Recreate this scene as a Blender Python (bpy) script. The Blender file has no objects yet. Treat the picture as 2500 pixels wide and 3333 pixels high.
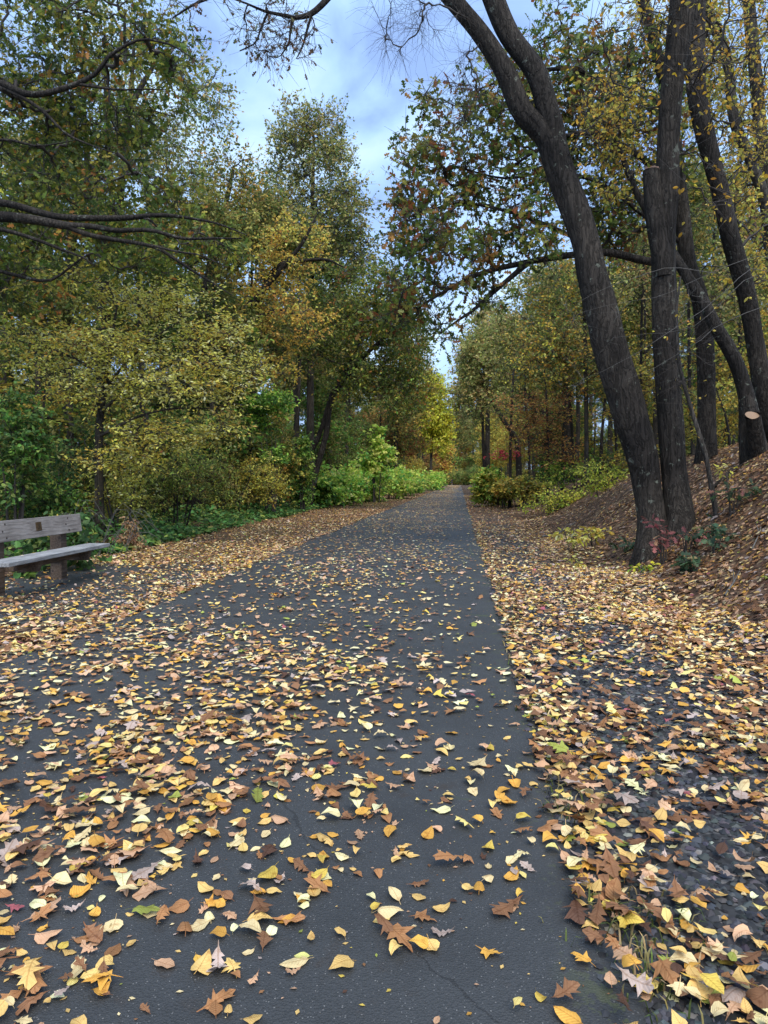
import bpy, math, random
import numpy as np
from mathutils import Matrix, Vector, Euler

# ------------------------------------------------------------------ camera, sky, sun, exposure
scene = bpy.context.scene
C = scene.collection
FPX = 2350.0                                    # focal length in pixels of the 2500 px wide photograph
CAM_H = 1.25
PITCH, YAW = math.atan(101.5 / FPX), math.atan(245.0 / FPX)
cam_data = bpy.data.cameras.new('camera')
cam = bpy.data.objects.new('camera', cam_data)
C.objects.link(cam)
cam.location = (0, 0, CAM_H)
cam.rotation_euler = (math.pi / 2 - PITCH, 0, YAW)
cam_data.sensor_fit = 'HORIZONTAL'
cam_data.sensor_width = 36
cam_data.lens = 36 * FPX / 2500
cam_data.clip_start = 0.05
cam_data.clip_end = 3000
scene.camera = cam

SUN_EL, SUN_AZ = math.radians(57), math.radians(160)      # azimuth: clockwise from +Y (the way the path runs)
world = bpy.data.worlds.new('World')
scene.world = world
world.use_nodes = True
wn, wl = world.node_tree.nodes, world.node_tree.links
wn.clear()
w_out = wn.new('ShaderNodeOutputWorld')
sky_n = wn.new('ShaderNodeTexSky')
sky_n.sky_type = 'NISHITA'
sky_n.sun_disc = False
sky_n.sun_elevation = SUN_EL
sky_n.sun_rotation = SUN_AZ
bg_sky = wn.new('ShaderNodeBackground')
bg_sky.inputs['Strength'].default_value = 0.075
wl.new(sky_n.outputs[0], bg_sky.inputs['Color'])
tc = wn.new('ShaderNodeTexCoord')
mp = wn.new('ShaderNodeMapping')
mp.inputs['Scale'].default_value = (2.6, 1.5, 3.4)
mp.inputs['Rotation'].default_value = (0.3, 0.5, 0.35)
wl.new(tc.outputs['Generated'], mp.inputs['Vector'])
cn = wn.new('ShaderNodeTexNoise')
cn.inputs['Scale'].default_value = 1.7
cn.inputs['Detail'].default_value = 7
cn.inputs['Roughness'].default_value = 0.52
cn.inputs['Distortion'].default_value = 0.5
wl.new(mp.outputs[0], cn.inputs['Vector'])
cr = wn.new('ShaderNodeValToRGB')
cr.color_ramp.elements[0].position = 0.38
cr.color_ramp.elements[0].color = (0.24, 0.37, 0.68, 1)
cr.color_ramp.elements[1].position = 0.63
cr.color_ramp.elements[1].color = (0.51, 0.70, 0.94, 1)
e = cr.color_ramp.elements.new(0.5)
e.color = (0.36, 0.55, 0.88, 1)
wl.new(cn.outputs['Fac'], cr.inputs['Fac'])
bg_cl = wn.new('ShaderNodeBackground')
bg_cl.inputs['Strength'].default_value = 0.57
wl.new(cr.outputs[0], bg_cl.inputs['Color'])
mixw = wn.new('ShaderNodeMixShader')
mixw.inputs[0].default_value = 0.86
wl.new(bg_sky.outputs[0], mixw.inputs[1])
wl.new(bg_cl.outputs[0], mixw.inputs[2])
wl.new(mixw.outputs[0], w_out.inputs['Surface'])

sun_data = bpy.data.lights.new('sun', 'SUN')
sun_data.energy = 1.5
sun_data.angle = math.radians(50)
sun_data.color = (1.0, 0.92, 0.81)
sun = bpy.data.objects.new('sun', sun_data)
C.objects.link(sun)
sun_dir = Vector((math.sin(SUN_AZ) * math.cos(SUN_EL), math.cos(SUN_AZ) * math.cos(SUN_EL), math.sin(SUN_EL)))
sun.rotation_euler = sun_dir.to_track_quat('Z', 'Y').to_euler()
sun.location = (0, -20, 40)

scene.view_settings.view_transform = 'Standard'
scene.view_settings.look = 'None'
scene.view_settings.exposure = 1.52
scene.view_settings.gamma = 1
scene.view_settings.use_curve_mapping = False
scene.render.engine = 'CYCLES'
scene.cycles.max_bounces = 5
scene.cycles.diffuse_bounces = 4
scene.cycles.transmission_bounces = 3
scene.cycles.glossy_bounces = 2
scene.cycles.use_denoising = True
scene.cycles.use_light_tree = False

# ------------------------------------------------------------------ helpers: geometry of the view and of the land
RCAM = np.array(Euler(cam.rotation_euler).to_matrix())


def ray(px, py):
    return RCAM @ np.array([(px - 1250.0) / FPX, -(py - 1666.5) / FPX, -1.0])


def at(px, py, Y):
    """world point seen at a photo pixel, at the distance Y along the path"""
    d = ray(px, py)
    return np.array([0, 0, CAM_H]) + d * (Y / d[1])


def project(p):
    q = (np.asarray(p) - np.array([0, 0, CAM_H])) @ RCAM
    z = np.maximum(-q[..., 2], 1e-3)
    return 1250 + FPX * q[..., 0] / z, 1666.5 - FPX * q[..., 1] / z, -q[..., 2]


def ss(a, b, x):
    t = np.clip((np.asarray(x, float) - a) / (b - a), 0, 1)
    return t * t * (3 - 2 * t)


_tab = np.random.default_rng(5).random((256, 256))


def vn(x, y):
    x = np.asarray(x, float) + 1000.0
    y = np.asarray(y, float) + 1000.0
    xi, yi = np.floor(x).astype(int), np.floor(y).astype(int)
    fx, fy = x - xi, y - yi
    fx, fy = fx * fx * (3 - 2 * fx), fy * fy * (3 - 2 * fy)
    a, b = _tab[xi % 256, yi % 256], _tab[(xi + 1) % 256, yi % 256]
    c, d = _tab[xi % 256, (yi + 1) % 256], _tab[(xi + 1) % 256, (yi + 1) % 256]
    return (a * (1 - fx) + b * fx) * (1 - fy) + (c * (1 - fx) + d * fx) * fy


PATH_L, PATH_R = -3.04, 0.40


def edge_l(y):
    return PATH_L + (vn(y * 1.1, 3.3) - .5) * 0.16 + (vn(y * 5, 9.3) - .5) * 0.06


def edge_r(y):
    return PATH_R + (vn(y * 1.1, 7.7) - .5) * 0.13 + (vn(y * 4, 1.3) - .5) * 0.06


def land(x, y):
    x = np.asarray(x, float)
    y = np.asarray(y, float)
    far = 1 - 0.45 * ss(13, 30, y) - .2 * ss(35, 90, y)
    z = 2.1 * ss(1.95, 5.8, x) * far + .5 * ss(5, 14, x) + 2.2 * ss(12, 40, x)
    z = z + 4.2 * ss(-9.5, -36, x)
    off = ss(0.9, 2.6, x) + ss(-5.9, -8, x)
    z = z + (vn(x * .55, y * .55) - .5) * .30 * off + (vn(x * 1.7, y * 1.7) - .5) * .10 * off
    return z


def ground(x, y):
    """height of the surface one walks on: path or land"""
    on = (x > edge_l(y)) & (x < edge_r(y))
    return np.where(on, 0.02, land(x, y))


def hexlin(h):
    h = h.lstrip('#')
    v = np.array([int(h[i:i + 2], 16) / 255 for i in (0, 2, 4)])
    return np.where(v <= .04045, v / 12.92, ((v + .055) / 1.055) ** 2.4)


def make_mesh(name, verts, faces, mat, col=None, luv=None, smooth=True):
    """faces: list of int arrays [n,k]"""
    verts = np.ascontiguousarray(verts, dtype=np.float32)
    me = bpy.data.meshes.new(name)
    me.vertices.add(len(verts))
    me.vertices.foreach_set('co', verts.ravel())
    loops = np.concatenate([np.asarray(f, dtype=np.int32).ravel() for f in faces])
    tot = np.concatenate([np.full(len(f), np.asarray(f).shape[1], dtype=np.int32) for f in faces])
    start = np.concatenate([[0], np.cumsum(tot)[:-1]]).astype(np.int32)
    me.loops.add(len(loops))
    me.loops.foreach_set('vertex_index', loops)
    me.polygons.add(len(tot))
    me.polygons.foreach_set('loop_start', start)
    me.polygons.foreach_set('loop_total', tot)
    me.polygons.foreach_set('use_smooth', np.full(len(tot), smooth, dtype=bool))
    if col is not None:
        a = me.attributes.new('col', 'FLOAT_COLOR', 'POINT')
        c4 = np.ones((len(verts), 4), np.float32)
        c4[:, :3] = col
        a.data.foreach_set('color', c4.ravel())
    if luv is not None:
        a = me.attributes.new('luv', 'FLOAT_VECTOR', 'POINT')
        a.data.foreach_set('vector', np.ascontiguousarray(luv, np.float32).ravel())
    me.update(calc_edges=True)
    if mat:
        me.materials.append(mat)
    return me


def link(name, data, parent=None, **props):
    o = bpy.data.objects.new(name, data)
    C.objects.link(o)
    if parent is not None:
        o.parent = parent
    for k, v in props.items():
        o[k] = v
    return o


def thing(name, label, category, loc=(0, 0, 0), group=None):
    o = link(name, None, label=label, category=category)
    o.location = loc
    o.empty_display_size = 0.2
    if group:
        o['group'] = group
    return o


def copy_tree(o, parent=None):
    c = o.copy()
    C.objects.link(c)
    c.parent = parent
    for ch in list(o.children):
        copy_tree(ch, c)
    return c


# ------------------------------------------------------------------ materials
def new_mat(name):
    m = bpy.data.materials.new(name)
    m.use_nodes = True
    n, l = m.node_tree.nodes, m.node_tree.links
    b = n['Principled BSDF']
    return m, n, l, b


def ramp(n, stops):
    r = n.new('ShaderNodeValToRGB')
    els = r.color_ramp.elements
    while len(els) < len(stops):
        els.new(0.5)
    for el, (p, c) in zip(els, stops):
        el.position = p
        el.color = (*c, 1)
    return r


def noise(n, l, vec, scale, detail=4, rough=.55):
    t = n.new('ShaderNodeTexNoise')
    t.inputs['Scale'].default_value = scale
    t.inputs['Detail'].default_value = detail
    t.inputs['Roughness'].default_value = rough
    if vec is not None:
        l.new(vec, t.inputs['Vector'])
    return t


def mixc(n, l, fac, a, b, mode='MIX'):
    m = n.new('ShaderNodeMix')
    m.data_type = 'RGBA'
    m.blend_type = mode
    for sock, v in ((m.inputs[0], fac), (m.inputs[6], a), (m.inputs[7], b)):
        if hasattr(v, 'links'):
            l.new(v, sock)
        elif isinstance(v, (int, float)):
            sock.default_value = v
        else:
            sock.default_value = (*v, 1)
    return m.outputs[2]


def math_n(n, l, op, a, b=None, c=None):
    m = n.new('ShaderNodeMath')
    m.operation = op
    for i, v in enumerate((a, b, c)):
        if v is None:
            continue
        if hasattr(v, 'links'):
            l.new(v, m.inputs[i])
        else:
            m.inputs[i].default_value = v
    return m.outputs[0]


def bump(n, l, height, dist, strength, bsdf, prev=None):
    b = n.new('ShaderNodeBump')
    b.inputs['Distance'].default_value = dist
    b.inputs['Strength'].default_value = strength
    l.new(height, b.inputs['Height'])
    if prev is not None:
        l.new(prev, b.inputs['Normal'])
    l.new(b.outputs[0], bsdf.inputs['Normal'])
    return b.outputs[0]


def geo_pos(n):
    return n.new('ShaderNodeNewGeometry').outputs['Position']


def mat_asphalt():
    m, n, l, b = new_mat('asphalt')
    p = geo_pos(n)
    big = noise(n, l, p, 0.55, 4)
    base = ramp(n, [(.3, (.020, .0225, .0235)), (.7, (.038, .0415, .043))])
    l.new(big.outputs['Fac'], base.inputs['Fac'])
    v = n.new('ShaderNodeTexVoronoi')
    v.inputs['Scale'].default_value = 165
    l.new(p, v.inputs['Vector'])
    # pale aggregate grains: few cells, small
    sep = n.new('ShaderNodeSeparateColor')
    l.new(v.outputs['Color'], sep.inputs[0])
    pick = math_n(n, l, 'GREATER_THAN', sep.outputs[0], .90)
    core = math_n(n, l, 'LESS_THAN', v.outputs['Distance'], .34)
    gr = math_n(n, l, 'MULTIPLY', pick, core)
    tone = mixc(n, l, sep.outputs[1], (.06, .063, .066), (.17, .17, .165))
    c1 = mixc(n, l, math_n(n, l, 'MULTIPLY', sep.outputs[2], .35), base.outputs[0], (.06, .063, .067))
    c2 = mixc(n, l, gr, c1, tone)
    # damp / worn blotches
    wn2 = noise(n, l, p, 2.6, 5)
    st = ramp(n, [(.45, (.0, .0, .0)), (.75, (1, 1, 1))])
    l.new(wn2.outputs['Fac'], st.inputs['Fac'])
    c3 = mixc(n, l, math_n(n, l, 'MULTIPLY', st.outputs[0], .55), c2, (.016, .017, .018))
    # thin moss-filled crack network close to the edge
    x = n.new('ShaderNodeSeparateXYZ')
    l.new(p, x.inputs[0])
    vc = n.new('ShaderNodeTexVoronoi')
    vc.feature = 'DISTANCE_TO_EDGE'
    vc.inputs['Scale'].default_value = .55
    mpn = n.new('ShaderNodeMapping')
    mpn.inputs['Location'].default_value = (0.4, 0.35, 0)
    l.new(p, mpn.inputs['Vector'])
    wob = noise(n, l, p, 5, 3)
    add = n.new('ShaderNodeMixRGB')
    add.blend_type = 'ADD'
    add.inputs[0].default_value = .10
    l.new(mpn.outputs[0], add.inputs[1])
    l.new(wob.outputs['Color'], add.inputs[2])
    l.new(add.outputs[0], vc.inputs['Vector'])
    crack = math_n(n, l, 'LESS_THAN', vc.outputs['Distance'], .006)
    edge = n.new('ShaderNodeMapRange')
    edge.inputs['From Min'].default_value = -.10
    edge.inputs['From Max'].default_value = .30
    l.new(x.outputs[0], edge.inputs['Value'])
    cm = math_n(n, l, 'MULTIPLY', crack, edge.outputs[0])
    brk = noise(n, l, p, 9, 3)
    cm = math_n(n, l, 'MULTIPLY', cm, math_n(n, l, 'GREATER_THAN', brk.outputs['Fac'], .47))
    c4 = mixc(n, l, math_n(n, l, 'MULTIPLY', cm, .8), c3, (.055, .075, .022))
    # mossy rim of the pavement
    rim = n.new('ShaderNodeMapRange')
    rim.inputs['From Min'].default_value = .22
    rim.inputs['From Max'].default_value = .38
    l.new(x.outputs[0], rim.inputs['Value'])
    rn = noise(n, l, p, 3.2, 4)
    fine0 = noise(n, l, p, 38, 5, .7)
    rm = math_n(n, l, 'MULTIPLY', rim.outputs[0], math_n(n, l, 'GREATER_THAN', math_n(n, l, 'ADD', rn.outputs['Fac'], math_n(n, l, 'MULTIPLY', math_n(n, l, 'SUBTRACT', fine0.outputs['Fac'], .5), .9)), .60))
    c5 = mixc(n, l, math_n(n, l, 'MULTIPLY', rm, .55), c4, (.07, .085, .03))
    # dark cracks and tannin stains left by rotting leaves
    v3 = n.new('ShaderNodeTexVoronoi')
    v3.feature = 'DISTANCE_TO_EDGE'
    v3.inputs['Scale'].default_value = .42
    add3 = n.new('ShaderNodeMixRGB')
    add3.blend_type = 'ADD'
    add3.inputs[0].default_value = .35
    l.new(p, add3.inputs[1])
    wob3 = noise(n, l, p, 1.6, 6, .6)
    l.new(wob3.outputs['Color'], add3.inputs[2])
    l.new(add3.outputs[0], v3.inputs['Vector'])
    ck = math_n(n, l, 'MULTIPLY', math_n(n, l, 'LESS_THAN', v3.outputs['Distance'], .0019), math_n(n, l, 'GREATER_THAN', big.outputs['Fac'], .46))
    c6 = mixc(n, l, math_n(n, l, 'MULTIPLY', ck, .55), c5, (.008, .008, .008))
    tn = noise(n, l, p, 11, 4, .6)
    tr = ramp(n, [(.60, (0, 0, 0)), (.74, (1, 1, 1))])
    l.new(tn.outputs['Fac'], tr.inputs['Fac'])
    c7 = mixc(n, l, math_n(n, l, 'MULTIPLY', tr.outputs[0], .5), c6, (.034, .024, .016))
    l.new(c7, b.inputs['Base Color'])
    b.inputs['Roughness'].default_value = .62
    b.inputs['Specular IOR Level'].default_value = .5
    fine = noise(n, l, p, 260, 2)
    pr = bump(n, l, v.outputs['Distance'], .004, .55, b)
    pr = bump(n, l, fine.outputs['Fac'], .002, .4, b, pr)
    return m


def mat_ground():
    m, n, l, b = new_mat('leaf_litter_soil')
    p = geo_pos(n)
    sx = n.new('ShaderNodeSeparateXYZ')
    l.new(p, sx.inputs[0])
    # leaf flakes
    wob = noise(n, l, p, 14, 3)
    add = n.new('ShaderNodeMixRGB')
    add.blend_type = 'ADD'
    add.inputs[0].default_value = .05
    l.new(p, add.inputs[1])
    l.new(wob.outputs['Color'], add.inputs[2])
    v = n.new('ShaderNodeTexVoronoi')
    v.inputs['Scale'].default_value = 15
    l.new(add.outputs[0], v.inputs['Vector'])
    sc = n.new('ShaderNodeSeparateColor')
    l.new(v.outputs['Color'], sc.inputs[0])
    lit = ramp(n, [(.0, (.022, .014, .010)), (.25, (.05, .030, .019)), (.45, (.10, .063, .04)),
                   (.62, (.16, .105, .065)), (.8, (.075, .042, .026)), (.93, (.25, .17, .09)), (1, (.30, .23, .14))])
    l.new(sc.outputs[0], lit.inputs['Fac'])
    big = noise(n, l, p, .7, 4)
    lit2 = mixc(n, l, math_n(n, l, 'MULTIPLY', big.outputs['Fac'], .6), lit.outputs[0], (.075, .045, .028))
    # dark gravel next to the path
    g = n.new('ShaderNodeTexVoronoi')
    g.inputs['Scale'].default_value = 42
    l.new(p, g.inputs['Vector'])
    gs = n.new('ShaderNodeSeparateColor')
    l.new(g.outputs['Color'], gs.inputs[0])
    gcol = ramp(n, [(0, (.02, .021, .023)), (.6, (.045, .047, .05)), (.92, (.09, .09, .092)), (1, (.2, .19, .18))])
    l.new(gs.outputs[0], gcol.inputs['Fac'])
    xw = noise(n, l, p, 1.1, 4)
    xx = math_n(n, l, 'ADD', sx.outputs[0], math_n(n, l, 'MULTIPLY', math_n(n, l, 'SUBTRACT', xw.outputs['Fac'], .5), 1.5))
    mr = n.new('ShaderNodeMapRange')
    mr.inputs['From Min'].default_value = 1.25
    mr.inputs['From Max'].default_value = 1.75
    l.new(xx, mr.inputs['Value'])
    mlr = n.new('ShaderNodeMapRange')
    mlr.inputs['From Min'].default_value = -3.2
    mlr.inputs['From Max'].default_value = -3.6
    l.new(xx, mlr.inputs['Value'])
    litmask = math_n(n, l, 'MAXIMUM', mr.outputs[0], mlr.outputs[0])
    farm = n.new('ShaderNodeMapRange')
    farm.inputs['From Min'].default_value = 16
    farm.inputs['From Max'].default_value = 30
    l.new(sx.outputs[1], farm.inputs['Value'])
    litmask = math_n(n, l, 'MAXIMUM', litmask, math_n(n, l, 'MULTIPLY', farm.outputs[0], .85))
    # thin grass and moss on the left verge
    gn = noise(n, l, p, 2.2, 5)
    gm = ramp(n, [(.52, (0, 0, 0)), (.62, (1, 1, 1))])
    l.new(gn.outputs['Fac'], gm.inputs['Fac'])
    vr = n.new('ShaderNodeMapRange')
    vr.inputs['From Min'].default_value = -3.6
    vr.inputs['From Max'].default_value = -4.6
    l.new(sx.outputs[0], vr.inputs['Value'])
    grm = math_n(n, l, 'MULTIPLY', math_n(n, l, 'MULTIPLY', gm.outputs[0], vr.outputs[0]), .55)
    lit3 = mixc(n, l, grm, lit2, (.075, .085, .03))
    col = mixc(n, l, litmask, gcol.outputs[0], lit3)
    l.new(col, b.inputs['Base Color'])
    b.inputs['Roughness'].default_value = .9
    b.inputs['Specular IOR Level'].default_value = .2
    h = math_n(n, l, 'ADD', sc.outputs[1], math_n(n, l, 'MULTIPLY', gs.outputs[1], .4))
    pr = bump(n, l, h, .035, .8, b)
    return m


def mat_leaf(name, trans=.32, source='attr', rough=.55, veins=False):
    m, n, l, b = new_mat(name)
    if source == 'attr':
        a = n.new('ShaderNodeAttribute')
        a.attribute_name = 'col'
        col = a.outputs['Color']
    else:
        oi = n.new('ShaderNodeObjectInfo')
        col = oi.outputs['Color']
    if veins:
        u = n.new('ShaderNodeAttribute')
        u.attribute_name = 'luv'
        s = n.new('ShaderNodeSeparateXYZ')
        l.new(u.outputs['Vector'], s.inputs[0])
        av = math_n(n, l, 'ABSOLUTE', s.outputs[1])
        mid = math_n(n, l, 'LESS_THAN', av, .022)
        d = math_n(n, l, 'SUBTRACT', s.outputs[0], math_n(n, l, 'MULTIPLY', av, .75))
        w = math_n(n, l, 'FRACT', math_n(n, l, 'MULTIPLY', d, 8.0))
        sv = math_n(n, l, 'LESS_THAN', w, .13)
        vein = math_n(n, l, 'MAXIMUM', mid, math_n(n, l, 'MULTIPLY', sv, .45))
        dark = mixc(n, l, 1.0, col, (.55, .42, .30), 'MULTIPLY')
        c1 = mixc(n, l, math_n(n, l, 'MULTIPLY', vein, .55), col, dark)
        gp = geo_pos(n)
        nz = noise(n, l, gp, 42, 4)
        spot = ramp(n, [(.56, (0, 0, 0)), (.72, (1, 1, 1))])
        l.new(nz.outputs['Fac'], spot.inputs['Fac'])
        brown = mixc(n, l, 1.0, col, (.50, .34, .22), 'MULTIPLY')
        c2 = mixc(n, l, math_n(n, l, 'MULTIPLY', spot.outputs[0], .7), c1, brown)
        nz2 = noise(n, l, gp, 17, 2)
        v2 = ramp(n, [(.3, (.78, .76, .72)), (.7, (1.12, 1.1, 1.08))])
        l.new(nz2.outputs['Fac'], v2.inputs['Fac'])
        col = mixc(n, l, 1.0, c2, v2.outputs[0], 'MULTIPLY')
        fold = math_n(n, l, 'SUBTRACT', w, .5)
        hh = math_n(n, l, 'ADD', math_n(n, l, 'ABSOLUTE', fold), math_n(n, l, 'MULTIPLY', nz.outputs['Fac'], .8))
        bump(n, l, hh, .004, .5, b)
    l.new(col, b.inputs['Base Color'])
    b.inputs['Roughness'].default_value = rough
    b.inputs['Specular IOR Level'].default_value = .3
    t = n.new('ShaderNodeBsdfTranslucent')
    l.new(col, t.inputs['Color'])
    mx = n.new('ShaderNodeMixShader')
    mx.inputs[0].default_value = trans
    l.new(b.outputs[0], mx.inputs[1])
    l.new(t.outputs[0], mx.inputs[2])
    l.new(mx.outputs[0], n['Material Output'].inputs['Surface'])
    return m


def mat_bark(name, dark, light, lichen=.25, scale=1.0):
    m, n, l, b = new_mat(name)
    p = geo_pos(n)
    mp_ = n.new('ShaderNodeMapping')
    mp_.inputs['Scale'].default_value = (1, 1, .11)
    l.new(p, mp_.inputs['Vector'])
    wob = noise(n, l, p, 3.0, 3)
    add = n.new('ShaderNodeMixRGB')
    add.blend_type = 'ADD'
    add.inputs[0].default_value = .12
    l.new(mp_.outputs[0], add.inputs[1])
    l.new(wob.outputs['Color'], add.inputs[2])
    r1 = noise(n, l, add.outputs[0], 19 * scale, 3, .5)
    rid = math_n(n, l, 'ABSOLUTE', math_n(n, l, 'SUBTRACT', r1.outputs['Fac'], .5))
    plate = n.new('ShaderNodeMapRange')
    plate.inputs['From Min'].default_value = 0
    plate.inputs['From Max'].default_value = .11
    l.new(rid, plate.inputs['Value'])
    f = noise(n, l, mp_.outputs[0], 60 * scale, 6, .7)
    h = math_n(n, l, 'ADD', math_n(n, l, 'MULTIPLY', plate.outputs[0], .42), math_n(n, l, 'MULTIPLY', f.outputs['Fac'], .9))
    cr_ = ramp(n, [(.25, dark), (1.0, light)])
    l.new(h, cr_.inputs['Fac'])
    bl = noise(n, l, p, 1.3, 5)
    tint = ramp(n, [(.34, (.50, .49, .49)), (.66, (1.35, 1.27, 1.15))])
    l.new(bl.outputs['Fac'], tint.inputs['Fac'])
    c1 = mixc(n, l, 1.0, cr_.outputs[0], tint.outputs[0], 'MULTIPLY')
    ln = noise(n, l, p, 7, 5, .7)
    lm = ramp(n, [(.61, (0, 0, 0)), (.66, (1, 1, 1))])
    l.new(ln.outputs['Fac'], lm.inputs['Fac'])
    c2 = mixc(n, l, math_n(n, l, 'MULTIPLY', lm.outputs[0], lichen), c1, (.24, .27, .22))
    l.new(c2, b.inputs['Base Color'])
    b.inputs['Roughness'].default_value = .9
    b.inputs['Specular IOR Level'].default_value = .2
    bump(n, l, h, .035, 1.0, b)
    return m


def mat_wood(name, a, c, d):
    m, n, l, b = new_mat(name)
    tcn = n.new('ShaderNodeTexCoord')
    mp_ = n.new('ShaderNodeMapping')
    mp_.inputs['Scale'].default_value = (1, .045, 1)
    l.new(tcn.outputs['Object'], mp_.inputs['Vector'])
    dist = noise(n, l, tcn.outputs['Object'], 2.4, 2)
    add = n.new('ShaderNodeMixRGB')
    add.blend_type = 'ADD'
    add.inputs[0].default_value = .05
    l.new(mp_.outputs[0], add.inputs[1])
    l.new(dist.outputs['Color'], add.inputs[2])
    g = noise(n, l, add.outputs[0], 55, 6, .65)
    r = ramp(n, [(.28, a), (.5, c), (.74, d)])
    l.new(g.outputs['Fac'], r.inputs['Fac'])
    bl = noise(n, l, tcn.outputs['Object'], 3.0, 4)
    t = ramp(n, [(.3, (.72, .70, .68)), (.7, (1.15, 1.13, 1.12))])
    l.new(bl.outputs['Fac'], t.inputs['Fac'])
    c1 = mixc(n, l, 1, r.outputs[0], t.outputs[0], 'MULTIPLY')
    # knots
    kv = n.new('ShaderNodeTexVoronoi')
    kv.inputs['Scale'].default_value = 5.0
    mk = n.new('ShaderNodeMapping')
    mk.inputs['Scale'].default_value = (1, .55, 1)
    l.new(tcn.outputs['Object'], mk.inputs['Vector'])
    l.new(mk.outputs[0], kv.inputs['Vector'])
    kn = math_n(n, l, 'LESS_THAN', kv.outputs['Distance'], .085)
    c2 = mixc(n, l, math_n(n, l, 'MULTIPLY', kn, .75), c1, (.035, .03, .03))
    l.new(c2, b.inputs['Base Color'])
    b.inputs['Roughness'].default_value = .8
    b.inputs['Specular IOR Level'].default_value = .25
    bump(n, l, g.outputs['Fac'], .006, .8, b)
    return m


def mat_plain(name, col, rough=.8, metal=0, nscale=20, var=.35, bumpd=.0):
    m, n, l, b = new_mat(name)
    tcn = n.new('ShaderNodeTexCoord')
    nz = noise(n, l, tcn.outputs['Object'], nscale, 4)
    r = ramp(n, [(.3, tuple(x * (1 - var) for x in col)), (.7, tuple(x * (1 + var) for x in col))])
    l.new(nz.outputs['Fac'], r.inputs['Fac'])
    l.new(r.outputs[0], b.inputs['Base Color'])
    b.inputs['Roughness'].default_value = rough
    b.inputs['Metallic'].default_value = metal
    if bumpd:
        bump(n, l, nz.outputs['Fac'], bumpd, .7, b)
    return m


def mat_attr(name, rough=.9):
    m, n, l, b = new_mat(name)
    a = n.new('ShaderNodeAttribute')
    a.attribute_name = 'col'
    l.new(a.outputs['Color'], b.inputs['Base Color'])
    b.inputs['Roughness'].default_value = rough
    b.inputs['Specular IOR Level'].default_value = .3
    return m


def mat_sawn():
    m, n, l, b = new_mat('sawn_wood')
    tcn = n.new('ShaderNodeTexCoord')
    w = n.new('ShaderNodeTexWave')
    w.wave_type = 'RINGS'
    w.rings_direction = 'Z'
    w.inputs['Scale'].default_value = 22
    w.inputs['Distortion'].default_value = 1.5
    l.new(tcn.outputs['Object'], w.inputs['Vector'])
    r = ramp(n, [(0, (.16, .10, .06)), (1, (.34, .23, .15))])
    l.new(w.outputs['Fac'], r.inputs['Fac'])
    l.new(r.outputs[0], b.inputs['Base Color'])
    b.inputs['Roughness'].default_value = .85
    return m


M_ASPHALT = mat_asphalt()
M_GROUND = mat_ground()
M_LEAF = mat_leaf('tree_leaf', .42)
M_FALL = mat_leaf('fallen_leaf_stuff', .12, rough=.6)
M_FALLV = mat_leaf('fallen_leaf_stuff_near', .12, rough=.6, veins=True)
M_FALL1 = mat_leaf('fallen_leaf_single', .12, 'obj', rough=.6, veins=True)
M_BARK = mat_bark('bark_dark', (.006, .0055, .005), (.058, .053, .049), .5)
M_BARKG = mat_bark('bark_grey', (.02, .0185, .0175), (.095, .09, .084), .35)
M_BARKF = mat_bark('bark_far', (.022, .020, .018), (.085, .078, .068), .15, .6)
M_TWIG = mat_plain('twig_bark', (.040, .034, .030), .85, 0, 9, .3)
M_TWIGG = mat_plain('pale_twig_bark', (.085, .082, .076), .8, 0, 9, .3)
M_WOODB = mat_wood('weathered_back_wood', (.12, .108, .10), (.26, .242, .228), (.37, .35, .335))
M_WOODS = mat_wood('weathered_seat_wood', (.10, .11, .12), (.26, .275, .29), (.42, .435, .45))
M_WOODP = mat_wood('post_wood', (.05, .036, .027), (.115, .086, .066), (.18, .145, .12))
M_GRAVEL = mat_attr('gravel_stone', .8)
M_GRASS = mat_leaf('grass_blade', .25)

# ------------------------------------------------------------------ tubes
def resample(pts, n):
    """Catmull-Rom through the points, n samples evenly by length"""
    p = np.asarray(pts, float)
    if len(p) == 2:
        t = np.linspace(0, 1, n)[:, None]
        return p[0] * (1 - t) + p[1] * t
    q = np.vstack([2 * p[0] - p[1], p, 2 * p[-1] - p[-2]])
    out = []
    for i in range(1, len(q) - 2):
        t = np.linspace(0, 1, 12, endpoint=False)[:, None]
        a, b, c, d = q[i - 1], q[i], q[i + 1], q[i + 2]
        out.append(.5 * (2 * b + (c - a) * t + (2 * a - 5 * b + 4 * c - d) * t ** 2 + (3 * b - a - 3 * c + d) * t ** 3))
    out = np.vstack(out + [p[-1:]])
    s = np.concatenate([[0], np.cumsum(np.linalg.norm(np.diff(out, axis=0), axis=1))])
    u = np.linspace(0, s[-1], n)
    return np.stack([np.interp(u, s, out[:, k]) for k in range(3)], 1)


def unit(v):
    return v / np.maximum(np.linalg.norm(v, axis=-1, keepdims=True), 1e-9)


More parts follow.
